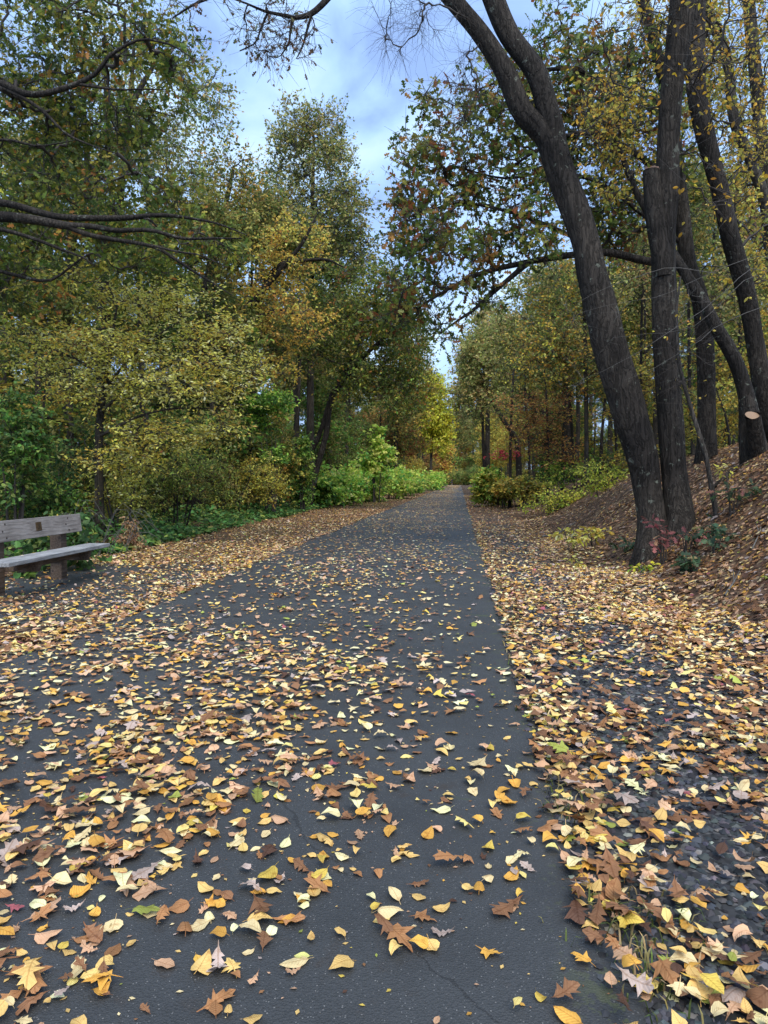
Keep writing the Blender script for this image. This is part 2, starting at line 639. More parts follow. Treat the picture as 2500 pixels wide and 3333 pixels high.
def tubes(P, R, s):
    """batch of tubes: P [B,n,3], R [B,n]; returns verts, quads"""
    B, n, _ = P.shape
    T = unit(np.gradient(P, axis=1))
    mt = unit(T.mean(1))
    ref = np.where(np.abs(mt[:, 2:3]) < .75, np.array([[0, 0, 1.]]), np.array([[1., 0, 0]]))
    U = unit(np.cross(T, ref[:, None, :]))
    V = np.cross(T, U)
    a = np.linspace(0, 2 * np.pi, s, endpoint=False)
    ring = U[:, :, None, :] * np.cos(a)[None, None, :, None] + V[:, :, None, :] * np.sin(a)[None, None, :, None]
    X = P[:, :, None, :] + ring * R[:, :, None, None]
    idx = np.arange(B * n * s).reshape(B, n, s)
    nx = np.roll(idx, -1, 2)
    q = np.stack([idx[:, :-1], nx[:, :-1], nx[:, 1:], idx[:, 1:]], -1).reshape(-1, 4)
    return X.reshape(-1, 3), q


class Acc:
    def __init__(self):
        self.v, self.f, self.c, self.n = [], [], [], 0

    def add(self, v, faces, c=None):
        v = np.asarray(v, float)
        self.v.append(v)
        for f in faces:
            self.f.append(np.asarray(f) + self.n)
        if c is not None:
            self.c.append(np.broadcast_to(c, v.shape))
        self.n += len(v)

    def tube(self, pts, r, s=8):
        self.add(*[(x if i == 0 else [x]) for i, x in enumerate(tubes(np.asarray(pts)[None], np.asarray(r)[None], s))])

    def mesh(self, name, mat, smooth=True):
        f = {}
        for x in self.f:
            f.setdefault(x.shape[1], []).append(x)
        return make_mesh(name, np.vstack(self.v), [np.vstack(x) for x in f.values()], mat,
                         np.vstack(self.c) if self.c else None, smooth=smooth)


def trunk_tube(acc, pts, rads, s=20, rough=.05, seed=0, flare=0.0, step=.12):
    """a big stem with uneven, furrowed surface and root flare"""
    pts = np.asarray(pts, float)
    L = np.linalg.norm(np.diff(pts, axis=0), axis=1).sum()
    n = max(8, int(L / step))
    P = resample(pts, n)
    sk = np.concatenate([[0], np.cumsum(np.linalg.norm(np.diff(pts, axis=0), axis=1))])
    u = np.linspace(0, L, n)
    R = np.interp(u, sk, rads)
    V, q = tubes(P[None], R[None], s)
    V = V.reshape(n, s, 3)
    a = np.arange(s) / s
    d = V - P[:, None]
    lobes = .5 + .5 * np.cos(a[None] * 2 * np.pi * 5 + seed)
    k = 1 + rough * 2.2 * (vn(a[None] * s * .55 + seed * 3.1, u[:, None] * 1.6) - .5) \
        + rough * 1.6 * (vn(seed * 7.3 + 0 * a[None], u[:, None] * .9) - .5)
    k = k + rough * 1.2 * (vn(a[None] * s * .5 + 31, u[:, None] * .35 + seed) - .5)
    k = k + flare * np.exp(-u[:, None] / .28) * (.35 + .9 * lobes)
    V = P[:, None] + d * k[..., None]
    # closed ends
    acc.add(V.reshape(-1, 3), [q])
    return P, R


# ------------------------------------------------------------------ leaf templates for crowns
def tmpl_oval():
    v = np.array([[0, 0, 0], [.32, .25, .07], [.72, .2, .05], [1, 0, -.05], [.72, -.2, .05], [.32, -.25, .07]])
    return v, np.array([[0, 3, 2, 1], [0, 5, 4, 3]])


def tmpl_quad():
    v = np.array([[0, 0, 0], [.45, .3, .06], [1, 0, 0], [.45, -.3, .06]])
    return v, np.array([[0, 2, 1], [0, 3, 2]])


def tmpl_oak():
    v = [[0, 0, 0], [.30, 0, 0], [.58, 0, -.01], [1, 0, -.06]]
    for s in (1, -1):
        v += [[.24, s * .22, .04], [.32, s * .075, .01], [.52, s * .38, .07], [.57, s * .09, .01], [.80, s * .27, .03]]
    f = []
    for k in (0, 1):
        o = 4 + 5 * k
        t = [[0, o, o + 1], [0, o + 1, 1], [1, o + 1, o + 2], [1, o + 2, o + 3], [1, o + 3, 2], [2, o + 3, o + 4], [2, o + 4, 3]]
        f += [x if k else x[::-1] for x in t]
    return np.array(v, float), np.array(f)


def tmpl_heart():
    v = np.array([[0, 0, 0], [-.08, .28, .05], [.3, .45, .07], [.72, .22, .0], [1, 0, -.1],
                  [.72, -.22, .0], [.3, -.45, .07], [-.08, -.28, .05], [.4, 0, -.03]])
    f = [[8, 0, 7], [8, 7, 6], [8, 6, 5], [8, 5, 4], [8, 4, 3], [8, 3, 2], [8, 2, 1], [8, 1, 0]]
    return v, np.array(f)


LEAF_GAIN = 1.45
TEMPL = {'oval': tmpl_oval(), 'quad': tmpl_quad(), 'oak': tmpl_oak(), 'heart': tmpl_heart()}


def place_leaves(acc, kind, pos, axis, nrm, size, col):
    v, f = TEMPL[kind]
    x = unit(axis)
    y = unit(np.cross(nrm, x))
    z = np.cross(x, y)
    Rm = np.stack([x, y, z], -1)                       # [N,3,3]
    W = np.einsum('nij,mj->nmi', Rm, v) * size[:, None, None] + pos[:, None]
    N, m = len(pos), len(v)
    F = (f[None] + (np.arange(N) * m)[:, None, None]).reshape(-1, f.shape[1])
    acc.add(W.reshape(-1, 3), [F], np.repeat(col, m, 0))


def pick_cols(rng, palette, n, jit=.16):
    cols = np.array([hexlin(h) for h, w in palette])
    w = np.array([w for h, w in palette], float)
    k = rng.choice(len(cols), n, p=w / w.sum())
    c = cols[k] * np.exp(rng.normal(0, jit, (n, 1))) * np.exp(rng.normal(0, jit * .3, (n, 3)))
    return np.clip(c, .004, .8)


# ------------------------------------------------------------------ growing a tree towards its crown
def grow(seed, limbs, clusters, leaf='oval', leaf_size=.08, twigs=8, leaves=7, twig_len=.6, flat=.75,
         palette=(('#6b7030', 1),), rt=.0075, droop=.0, upbias=.5, keep=1.0, bare_frac=0.0, lite=False):
    """limbs: list of polylines the branches may leave from; clusters: [n,3] points the boughs reach for.
    returns two Acc: branches, leaves"""
    rng = np.random.default_rng(seed)
    pos, dr, own = [], [], []
    for pts in limbs:
        P = resample(pts, max(4, int(np.linalg.norm(np.diff(np.asarray(pts), axis=0), axis=1).sum() / .3)))
        T = unit(np.gradient(P, axis=0))
        pos += list(P)
        dr += list(T)
        own += [-1] * len(P)
    pos, dr, own = np.array(pos), np.array(dr), np.array(own)
    cl = np.asarray(clusters)
    d0 = np.array([np.min(np.linalg.norm(pos - c, axis=1)) for c in cl])
    cl = cl[np.argsort(d0)]
    nb = len(cl)
    cap = len(pos) + nb * 4
    NP_, ND, NO = np.zeros((cap, 3)), np.zeros((cap, 3)), np.full(cap, -1)
    k = len(pos)
    NP_[:k], ND[:k], NO[:k] = pos, dr, own
    paths = np.zeros((nb, 6, 3))
    parent = np.full(nb, -1)
    for i, c in enumerate(cl):
        dv = c - NP_[:k]
        d = np.linalg.norm(dv, axis=1) + 1e-6
        cosv = (dv * ND[:k]).sum(1) / d
        cost = d * (1.35 - .35 * cosv) + .05
        j = int(np.argmin(cost))
        p0, L = NP_[j], d[j]
        to = dv[j] / L
        p1 = p0 + (ND[j] * .45 + to * .55) * L * .35
        out = unit(to * .8 + np.array([0, 0, .35 - droop]) + rng.normal(0, .15, 3))
        p2 = c - out * L * .32
        t = np.linspace(0, 1, 6)[:, None]
        B = (1 - t) ** 3 * p0 + 3 * (1 - t) ** 2 * t * p1 + 3 * (1 - t) * t * t * p2 + t ** 3 * c
        B[1:5] += rng.normal(0, .045 * L, (4, 3))
        paths[i] = B
        parent[i] = NO[j]
        T = unit(np.gradient(B, axis=0))
        NP_[k:k + 4], ND[k:k + 4], NO[k:k + 4] = B[2:], T[2:], i
        k += 4
    cnt = np.ones(nb)
    for i in range(nb - 1, -1, -1):
        if parent[i] >= 0:
            cnt[parent[i]] += cnt[i]
    r0 = rt * np.sqrt(cnt + .8)
    r1 = np.maximum(rt * .45, r0 * .38)
    R = r0[:, None] + (r1 - r0)[:, None] * np.linspace(0, 1, 6)[None]
    br = Acc()
    V, q = tubes(paths[:, ::1] if not lite else paths[:, [0, 2, 3, 5]], R if not lite else R[:, [0, 2, 3, 5]], 3 if lite else 4)
    br.add(V, [q])
    # twigs
    nt = nb * twigs
    bi = np.repeat(np.arange(nb), twigs)
    t = rng.uniform(.35, 1.0, nt) * 5
    i0 = np.minimum(t.astype(int), 4)
    fr = (t - i0)[:, None]
    base = paths[bi, i0] * (1 - fr) + paths[bi, i0 + 1] * fr
    tan = unit(paths[bi, i0 + 1] - paths[bi, i0])
    rnd = rng.normal(0, 1, (nt, 3))
    rnd[:, 2] *= flat
    tdir = unit(tan * .55 + unit(rnd) * .9 + np.array([0, 0, .12 - droop]))
    tl = twig_len * rng.uniform(.45, 1.1, nt)
    b2 = unit(tdir + rng.normal(0, .28, (nt, 3)) - np.array([0, 0, droop * .6]))
    mid = base + tdir * tl[:, None] * .5
    tip = mid + b2 * tl[:, None] * .5
    TP = np.stack([base, mid, tip], 1)
    TR = np.tile(np.array([[.0045, .003, .0015]]), (nt, 1)) * (rt / .0075)
    if leaves:
        TP, TR = TP[:, [0, 2]], TR[:, [0, 2]] * 1.2
    if lite and leaf == 'oval':
        leaf = 'quad'
    V, q = tubes(TP, TR, 3)
    br.add(V, [q])
    lv = Acc()
    if leaves:
        nl = nt * leaves
        ti = np.repeat(np.arange(nt), leaves)
        u = rng.uniform(.15, 1.02, nl)
        sel = rng.random(nl) < keep
        if bare_frac:
            bare = rng.random(nb) < bare_frac
            sel &= ~bare[bi[ti]]
        ti, u = ti[sel], u[sel]
        nl = len(ti)
        lo = u < .5
        p = np.where(lo[:, None], base[ti] + (mid - base)[ti] * (u * 2)[:, None], mid[ti] + (tip - mid)[ti] * (u * 2 - 1)[:, None])
        off = rng.normal(0, 1, (nl, 3))
        off[:, 2] *= flat
        off = unit(off)
        ax = unit(off + b2[ti] * .6 + np.array([0, 0, -.25 - droop]))
        nr = unit(rng.normal(0, 1, (nl, 3)) * np.array([.75, .75, .5]) + np.array([0, 0, upbias]))
        p = p + ax * .015
        # colour: each bough leans to one colour of the palette
        pal = [h for h, w in palette]
        w = np.array([w for h, w in palette], float)
        cols = np.array([hexlin(h) for h in pal])
        cc = rng.choice(len(pal), nb, p=w / w.sum())
        ck = cc[bi[ti]]
        swap = rng.random(nl) < .45
        ck = np.where(swap, rng.choice(len(pal), nl, p=w / w.sum()), ck)
        col = LEAF_GAIN * cols[ck] * np.exp(rng.normal(0, .17, nb))[bi[ti]][:, None] * np.exp(rng.normal(0, .2, (nl, 1))) * np.exp(rng.normal(0, .06, (nl, 3)))
        place_leaves(lv, leaf, p, ax, nr, leaf_size * rng.uniform(.7, 1.2, nl), np.clip(col, .004, .72))
    return br, lv


def blob_points(seed, blobs, n):
    """blobs: (px, py, Y, rx_px, ry_px, depth_m) -> cluster points"""
    rng = np.random.default_rng(seed)
    cen = np.array([at(b[0], b[1], b[2]) for b in blobs])
    rad = np.array([[b[3] * b[2] / FPX, b[5], b[4] * b[2] / FPX] for b in blobs])
    vol = rad.prod(1) ** .8
    n = int(n * 1.3)
    k = rng.choice(len(blobs), n, p=vol / vol.sum())
    d = unit(rng.normal(0, 1, (n, 3))) * (rng.random(n) ** .38)[:, None]
    return cen[k] + d * rad[k] * 1.04


def local_blob_points(seed, blobs, n):
    rng = np.random.default_rng(seed)
    cen = np.array([b[:3] for b in blobs], float)
    rad = np.array([b[3:6] for b in blobs], float)
    vol = rad.prod(1) ** .8
    k = rng.choice(len(blobs), n, p=vol / vol.sum())
    d = unit(rng.normal(0, 1, (n, 3))) * (rng.random(n) ** .42)[:, None]
    return cen[k] + d * rad[k]


def tree_thing(name, label, category, base, trunks, clusters, seed, group=None, bark=None, twigmat=None, s=14,
               extra_limbs=(), rough=.05, flare=.25, **kw):
    """trunks: list of (pts [world], radii); limbs beyond the trunk in extra_limbs likewise"""
    root = thing(name, label, category, tuple(base), group)
    inv = -np.asarray(base, float)
    kw['twig_len'] = kw.get('twig_len', .6) * 1.3
    kw['keep'] = kw.get('keep', 1.0) * .84
    kw['lite'] = base[1] > 20.5
    if kw.get('upbias', .9) < 1:
        kw['upbias'] = .45
    ta = Acc()
    for i, (pts, rads) in enumerate(trunks):
        trunk_tube(ta, np.asarray(pts) + inv, rads, s, rough, seed + i * 1.7, flare if i == 0 or np.asarray(pts)[0][2] < base[2] + .25 else 0)
    link('trunk', ta.mesh('trunk', bark or M_BARKF), root)
    limbs = [np.asarray(p) + inv for p, r in trunks]
    if extra_limbs:
        la = Acc()
        for i, (pts, rads) in enumerate(extra_limbs):
            trunk_tube(la, np.asarray(pts) + inv, rads, 9, rough, seed + 20 + i, 0, .18)
            limbs.append(np.asarray(pts) + inv)
        link('limbs', la.mesh('limbs', bark or M_BARKF), root)
    if clusters is not None and len(clusters):
        lim = [l[max(1, len(l) // 3):] if len(l) > 3 and j < len(trunks) else l for j, l in enumerate(limbs)]
        br, lv = grow(seed, lim, np.asarray(clusters) + inv, **kw)
        link('branches', br.mesh('branches', twigmat or M_TWIG), root)
        if lv.n:
            link('crown', lv.mesh('crown', M_LEAF, smooth=False), root)
    return root


# ------------------------------------------------------------------ the setting: land and path
def build_land():
    xs = np.unique(np.round(np.concatenate([np.linspace(-160, -30, 27), np.linspace(-30, -8, 45), np.arange(-8, 10, .24),
                                            np.linspace(10, 30, 40), np.linspace(30, 160, 27)]), 4))
    ys = np.unique(np.round(np.concatenate([np.linspace(-12, 0, 13), np.arange(0, 22, .3), np.linspace(22, 60, 70),
                                            np.linspace(60, 460, 81)]), 4))
    X, Y = np.meshgrid(xs, ys)
    Z = land(X, Y)
    # the bed of the path lies a little lower than its surface
    v = np.stack([X, Y, Z], -1).reshape(-1, 3)
    nx, ny = len(xs), len(ys)
    i = np.arange(nx * ny).reshape(ny, nx)
    q = np.stack([i[:-1, :-1], i[:-1, 1:], i[1:, 1:], i[1:, :-1]], -1).reshape(-1, 4)
    link('ground', make_mesh('ground', v, [q], M_GROUND), kind='structure')


def build_path():
    ys = np.concatenate([np.arange(-8, 30, .12), np.linspace(30, 440, 300)])
    L, Rr = edge_l(ys), edge_r(ys)
    prof = [(-.02, L - .015), (.016, L), (.02, L + .04)]
    ts = np.linspace(.08, .92, 9)
    cols = [np.stack([L - .02, ys, np.full_like(ys, -.03)], 1), np.stack([L, ys, np.full_like(ys, .014)], 1),
            np.stack([L + .04, ys, np.full_like(ys, .02)], 1)]
    cols += [np.stack([L + (Rr - L) * t, ys, np.full_like(ys, .02)], 1) for t in ts]
    cols += [np.stack([Rr - .04, ys, np.full_like(ys, .02)], 1), np.stack([Rr, ys, np.full_like(ys, .014)], 1),
             np.stack([Rr + .02, ys, np.full_like(ys, -.03)], 1)]
    v = np.stack(cols, 1)
    n, k, _ = v.shape
    i = np.arange(n * k).reshape(n, k)
    q = np.stack([i[:-1, :-1], i[:-1, 1:], i[1:, 1:], i[1:, :-1]], -1).reshape(-1, 4)
    link('path', make_mesh('path', v.reshape(-1, 3), [q], M_ASPHALT), kind='structure')
    # paved pad the bench stands on
    th = np.linspace(0, 2 * np.pi, 40, endpoint=False)
    px = -4.35 + 1.42 * np.sign(np.cos(th)) * np.abs(np.cos(th)) ** .45
    py = 8.1 + 2.25 * np.sign(np.sin(th)) * np.abs(np.sin(th)) ** .45
    px = np.minimum(px + (vn(th * 4, 2.2) - .5) * .12, -3.2)
    z = np.full(40, .012)
    vv = np.vstack([np.stack([px, py, z], 1), np.stack([px * 1.0 - .0, py, z - .05], 1), [[-4.35, 8.1, .016]]])
    k = np.arange(40)
    k2 = (k + 1) % 40
    link('bench_pavement', make_mesh('bench_pavement', vv, [np.stack([k, k2, np.full(40, 80)], 1), np.stack([k2, k, k + 40, k2 + 40], 1)],
                                     M_ASPHALT, smooth=False), kind='structure')


build_land()
build_path()


def pad(x, y):
    return (np.abs((x + 4.35) / 1.42) ** 4 + np.abs((y - 8.1) / 2.25) ** 4) < 1

# ------------------------------------------------------------------ the trees that stand out, built one by one
def pp(lst, Y):
    """polyline from photo points: (px, py) or (px, py, Y)"""
    return [at(q[0], q[1], q[2] if len(q) > 2 else Y) for q in lst]


def wr(wpx, Y):
    return [w * Y / FPX / 2 for w in wpx]


def base_of(pt):
    return (pt[0], pt[1], float(land(pt[0], pt[1])) - .02)


def foot(px, Y, dz=-.12):
    """a point on the land under the photo column px at distance Y"""
    x = at(px, 1566, Y)[0]
    return np.array([x, Y, float(land(x, Y)) + dz])


ORDW = 'first second third fourth fifth sixth seventh eighth ninth tenth eleventh twelfth'.split()
OLIVE = (('#5f6b34', 3), ('#72783c', 3), ('#888246', 2), ('#4c5c34', 2), ('#988648', 1), ('#7a6a40', 1))
OLIVE_DK = (('#4a5a26', 3), ('#5d6a2c', 3), ('#76762f', 2), ('#8d8436', 1.2), ('#8a5f2c', .6), ('#3c4e26', 2))
OAKR = (('#46582a', 3), ('#5a6a2e', 3), ('#6f6f33', 1.6), ('#7d5c30', 1.6), ('#6e4228', 1.0), ('#87894a', 1))
GOLD = (('#b0963f', 3), ('#c2a64a', 2.5), ('#9a9244', 2.5), ('#80843f', 2.5), ('#a8803a', 1))
YEL = (('#d8c45c', 4), ('#ccb24e', 3), ('#e0d07a', 2.5), ('#aaa24a', .6), ('#bc9a44', .8))
ORANGE = (('#c29a42', 3), ('#b08440', 1.4), ('#c8aa4e', 3.4), ('#9a7840', .6), ('#9a944a', 2))
PALE = (('#8a8a4e', 3), ('#9a9460', 3), ('#76804a', 2), ('#b09a5c', 1.5), ('#a58a58', 1))
GREEN = (('#4c7230', 3), ('#648238', 3), ('#7f9644', 2), ('#3a5c30', 2), ('#98a04c', .8))
BRIGHT = (('#6d9436', 3), ('#82a640', 3), ('#56843a', 2.5), ('#9cb250', 1.8), ('#3f7038', 1.5), ('#b0b058', .8))
DEEP = (('#38562c', 3), ('#466432', 3), ('#54723c', 2), ('#2e4828', 2), ('#707c3f', 1.4))
RUST = (('#94603a', 3), ('#a87844', 3), ('#80543a', 2), ('#b08e4c', 2))

# --- the twin-trunked tree on the right
Y1 = 10.5
lean_main = pp([(2122, 1840, 10.4), (2122, 1700, 10.45), (2110, 1600), (2095, 1497), (2046, 1334), (1990, 1139), (1930, 900), (1905, 784),
                (1825, 560), (1795, 470)], Y1)
lean_r = wr([104, 84, 84, 96, 108, 106, 97, 87, 84, 86], Y1)
lean_l = pp([(1800, 485), (1765, 430), (1700, 360), (1643, 235), (1570, 118), (1474, 0), (1330, -160), (1200, -280)], Y1)
lean_lr = wr([74, 70, 65, 61, 58, 55, 48, 40], Y1)
lean_rr = pp([(1803, 490), (1800, 430), (1782, 350), (1745, 235), (1662, 118), (1607, 0), (1540, -170), (1500, -400)], Y1)
lean_rrr = wr([76, 72, 68, 63, 61, 64, 54, 44], Y1)
vert = pp([(2206, 1830, 10.4), (2212, 1700, 10.5), (2196, 1560), (2190, 1497), (2180, 1334), (2168, 1117), (2160, 900), (2160, 705),
           (2172, 600), (2174, 470), (2184, 313), (2204, 157), (2222, 0), (2235, -250), (2240, -500)], 10.6)
vert_r = wr([104, 90, 80, 78, 79, 73, 73, 76, 70, 64, 68, 70, 75, 66, 54], 10.6)
stub = pp([(2160, 900), (2150, 800), (2135, 700), (2126, 630), (2120, 556)], 10.52)
hb = base_of(lean_main[0])
over = pp([(1250, -250, 10.2), (1140, -100, 9.6), (1062, 0, 9.3), (1010, 46, 9.2), (960, 58, 9.1)], 9.4)
over2 = pp([(960, 58, 9.1), (900, 45, 9.0), (860, 36, 8.9), (800, 10, 8.8), (740, -10, 8.8)], 9)
over3 = pp([(1015, 45, 9.2), (1000, 95, 9.2), (985, 150, 9.2), (965, 190, 9.1)], 9)
over4 = pp([(870, 45, 8.9), (850, 90, 8.9), (830, 140, 8.8), (780, 165, 8.8)], 9)
over5 = pp([(955, 58, 9.1), (945, 100, 9.1), (940, 140, 9.1), (915, 180, 9.1)], 9)
over6 = pp([(720, -20, 8.8), (640, 10, 8.7), (590, 40, 8.7), (560, 60, 8.7)], 9)
cl = blob_points(11, [(2250, 120, 10.5, 250, 200, 1.6), (2050, 130, 10.3, 170, 170, 1.5), (2400, 350, 10.2, 160, 260, 1.4),
                      (1960, 330, 10.2, 90, 160, 1), (2330, 650, 10, 120, 120, 1)], 60)
hero = tree_thing('twin_trunk_tree', 'big dark twin-trunked tree leaning over the path, one trunk forked high up', 'tree', hb,
                  [(lean_main, lean_r), (vert, vert_r), (lean_l, lean_lr), (lean_rr, lean_rrr)], cl, 101, bark=M_BARK, s=32, rough=.075, flare=.34,
                  extra_limbs=[(stub, wr([50, 62, 62, 56, 50], 10.5))],
                  leaf='oval', leaf_size=.075, twigs=7, leaves=4, twig_len=.55, palette=(('#b8902e', 4), ('#a88234', 2), ('#9c8c3c', 1)),
                  keep=.4, droop=.15, rt=.006)
# broken top of the stub, a little bark ridge and pale inner wood
sb = stub[-1] - np.array(hb)
sa = Acc()
rg = np.random.default_rng(3)
a_ = np.linspace(0, 2 * np.pi, 14, endpoint=False)
r_ = .115
ring0 = np.stack([np.cos(a_) * r_, np.sin(a_) * r_, np.zeros(14)], 1) + sb
ring1 = np.stack([np.cos(a_) * r_ * .8, np.sin(a_) * r_ * .8, rg.uniform(-.02, .09, 14)], 1) + sb
i_ = np.arange(14)
j_ = (i_ + 1) % 14
sa.add(np.vstack([ring0, ring1, sb[None]]), [np.stack([i_, j_, j_ + 14, i_ + 14], 1), np.stack([i_ + 14, j_ + 14, np.full(14, 28)], 1)])
o = link('broken_stub_top', sa.mesh('broken_stub_top', mat_plain('torn_wood', (.12, .075, .055), .9, 0, 30, .4, .01), smooth=False), hero)
# bare overhanging boughs of the same tree
oa = Acc()
for pts, w in ((over, [34, 26, 22, 18, 14]), (over2, [12, 10, 8, 6, 4]), (over3, [10, 8, 6, 3]), (over4, [8, 6, 5, 3]), (over5, [9, 8, 6, 4]), (over6, [10, 8, 6, 4])):
    trunk_tube(oa, np.asarray(pts) - np.array(hb), wr(w, 9.2), 7, .06, len(pts), 0, .1)
link('overhanging_bough', oa.mesh('overhanging_bough', M_BARK), hero)
clo = blob_points(12, [(880, 90, 9, 130, 80, .7), (970, 170, 9.1, 70, 70, .5), (800, 60, 8.9, 90, 90, .6), (620, 60, 8.8, 60, 60, .4),
                       (830, 150, 8.8, 70, 40, .4), (940, 60, 9.1, 90, 60, .5)], 46)
br, lv = grow(13, [np.asarray(x) - np.array(hb) for x in (over[2:], over2, over3, over4, over5, over6)], clo - np.array(hb), leaf='oak', leaf_size=.075,
              twigs=7, leaves=3, twig_len=.40, palette=(('#5c4e3c', 2), ('#644c36', 2), ('#4c5030', 1)), keep=.17, droop=.35, rt=.0042)
link('bare_twigs', br.mesh('bare_twigs', M_TWIG), hero)
link('withered_leaves', lv.mesh('withered_leaves', M_LEAF, smooth=False), hero)
clb = blob_points(14, [(1300, 60, 10, 130, 80, .7), (1430, 120, 10.2, 110, 110, .7), (1520, 260, 10.3, 70, 120, .6), (1250, 110, 10, 80, 70, .5)], 46)
br, lv = grow(15, [np.asarray(lean_l[2:]) - np.array(hb)], clb - np.array(hb), leaves=0, twigs=9, twig_len=.55, droop=.45, rt=.0036)
link('bare_twigs', br.mesh('bare_twigs', M_TWIG), hero)

# --- oak behind it whose bough reaches over the path
Yo = 14.0
otr = [foot(2300, 14.6)] + pp([(2302, 1400, 14.5), (2296, 1150, 14.4), (2280, 980, 14.3), (2240, 860, 14.2), (2215, 640, 14.2), (2180, 350, 14.2), (2120, 100, 14.2), (2050, -150, 14.2)], Yo)
l1 = pp([(2235, 855, 14.2), (2110, 850, 14.1), (1980, 822, 14), (1860, 830, 13.9), (1700, 857, 13.8), (1559, 892, 13.7), (1451, 946, 13.6), (1342, 1011, 13.5), (1261, 1044, 13.4)], Yo)
l2 = pp([(1720, 855, 13.8), (1660, 905, 13.7), (1587, 968, 13.6), (1540, 1010, 13.5), (1495, 1040, 13.4), (1440, 1080, 13.3)], Yo)
l3 = pp([(2215, 640, 14.2), (2120, 540, 14), (2000, 460, 13.9), (1900, 430, 13.8), (1780, 470, 13.8), (1640, 560, 13.7)], Yo)
l4 = pp([(2190, 400, 14.2), (2080, 330, 14), (1960, 265, 14), (1850, 225, 14), (1700, 240, 13.9), (1560, 290, 13.8)], Yo)
l5 = pp([(1960, 825, 14), (1820, 750, 13.9), (1660, 690, 13.8), (1500, 660, 13.7), (1380, 690, 13.6)], Yo)
l6 = pp([(2230, 800, 14.2), (2120, 720, 14.1), (1960, 600, 14.1), (1800, 560, 14), (1640, 580, 13.9), (1480, 540, 13.8)], Yo)
ob = [(1420, 620, 13.8, 160, 130, 1.3), (1570, 470, 13.8, 150, 150, 1.4), (1650, 330, 14, 140, 110, 1.3), (1450, 320, 14, 90, 60, 1), (1360, 560, 13.7, 90, 70, .9),
      (1330, 800, 13.6, 80, 110, 1), (1480, 830, 13.7, 150, 110, 1.2), (1340, 950, 13.5, 90, 80, 1), (1450, 1050, 13.4, 60, 50, .7), (1290, 1010, 13.4, 60, 60, .7),
      (1560, 960, 13.6, 100, 50, .9), (1700, 780, 13.9, 150, 110, 1.2), (1680, 590, 13.9, 170, 130, 1.4), (1850, 420, 14.2, 170, 170, 1.5), (1950, 250, 14.4, 170, 170, 1.5),
      (2080, 500, 14.6, 150, 150, 1.5), (1800, 180, 14.4, 150, 120, 1.4), (2000, 700, 14.6, 140, 120, 1.3), (1440, 1100, 13.3, 30, 30, .4), (1380, 420, 13.9, 70, 90, .8)]
tree_thing('oak_tree', 'oak with dark lobed leaves, its bough reaching over the path behind the twin trunks', 'tree', base_of(otr[0]),
           [(otr, wr([64, 56, 54, 52, 50, 44, 40, 34, 26], 14.3))], blob_points(21, ob, 390), 201, bark=M_BARK, s=14,
           extra_limbs=[(l1, wr([28, 25, 23, 21, 18, 14, 10, 7, 4], 13.8)), (l2, wr([20, 17, 14, 11, 8, 4], 13.6)), (l3, wr([26, 22, 19, 16, 12, 6], 14)),
                        (l4, wr([22, 19, 16, 13, 10, 5], 14)), (l5, wr([15, 13, 11, 8, 4], 14)), (l6, wr([16, 14, 12, 10, 7, 4], 14))],
           leaf='oak', leaf_size=.135, twigs=8, leaves=7, twig_len=.42, palette=OAKR, flat=.9, upbias=.5, rt=.0085, keep=.5)

# --- leaning trunks higher on the bank at the right edge
t3 = [foot(2560, 13.5)] + pp([(2520, 1420, 13.4), (2494, 1334, 13.3), (2458, 1117, 13.2), (2426, 940, 13.1), (2380, 784, 13), (2345, 627, 12.9), (2284, 392, 12.8), (2262, 235, 12.7), (2262, 100, 12.7), (2268, -60, 12.7), (2280, -300, 12.7)], 13)
tree_thing('leaning_tree', 'dark tree leaning in from the top of the bank, crossing behind the upright trunk', 'tree', base_of(t3[0]),
           [(t3, wr([84, 70, 62, 56, 56, 54, 52, 54, 56, 56, 54, 46], 13))],
           blob_points(31, [(2350, 150, 14, 200, 200, 1.5), (2420, 500, 14, 150, 200, 1.5), (2150, 80, 14, 200, 150, 1.5), (2440, 850, 14, 90, 140, 1.2)], 62),
           301, bark=M_BARK, s=14, leaf='oval', leaf_size=.085, twigs=8, leaves=7, twig_len=.5, palette=GOLD, keep=.8)
t4 = [foot(2462, 12.0)] + pp([(2448, 1420, 12), (2430, 1290, 12), (2392, 1171, 12), (2330, 1063, 12), (2288, 981, 12.1), (2230, 890, 12.2), (2150, 760, 12.3), (2060, 600, 12.5), (1990, 400, 12.6)], 12)
cutt = tree_thing('sawn_limb_tree', 'grey leaning tree on the bank top with a pale sawn-off stem at its foot', 'tree', base_of(t4[0]),
                  [(t4, wr([84, 72, 50, 43, 40, 36, 32, 26, 20, 12], 12))],
                  blob_points(41, [(2050, 560, 12.5, 130, 150, 1), (1980, 380, 12.6, 110, 110, 1)], 40), 401, bark=M_BARK, s=16, flare=.15,
                  leaf='oval', leaf_size=.08, twigs=7, leaves=6, twig_len=.45, palette=GOLD, keep=.7, rt=.006)
cb = np.array(base_of(t4[0]))
c0, c1 = at(2472, 1500, 11.95), at(2450, 1352, 11.55)
ca = Acc()
trunk_tube(ca, np.array([c0 + [0, .05, -.15], (c0 * .4 + c1 * .6), c1]) - cb, wr([56, 48, 43], 11.7), 20, .03, 4, .1, .06)
cut = link('sawn_stem', ca.mesh('sawn_stem', M_BARK), cutt)
a_ = np.linspace(0, 2 * np.pi, 24, endpoint=False)
rr = 21 * 11.7 / FPX
disc = np.vstack([np.stack([np.cos(a_) * rr * 1.02, np.sin(a_) * rr * 1.02, 0 * a_], 1), [[0, 0, .006]]])
i_ = np.arange(24)
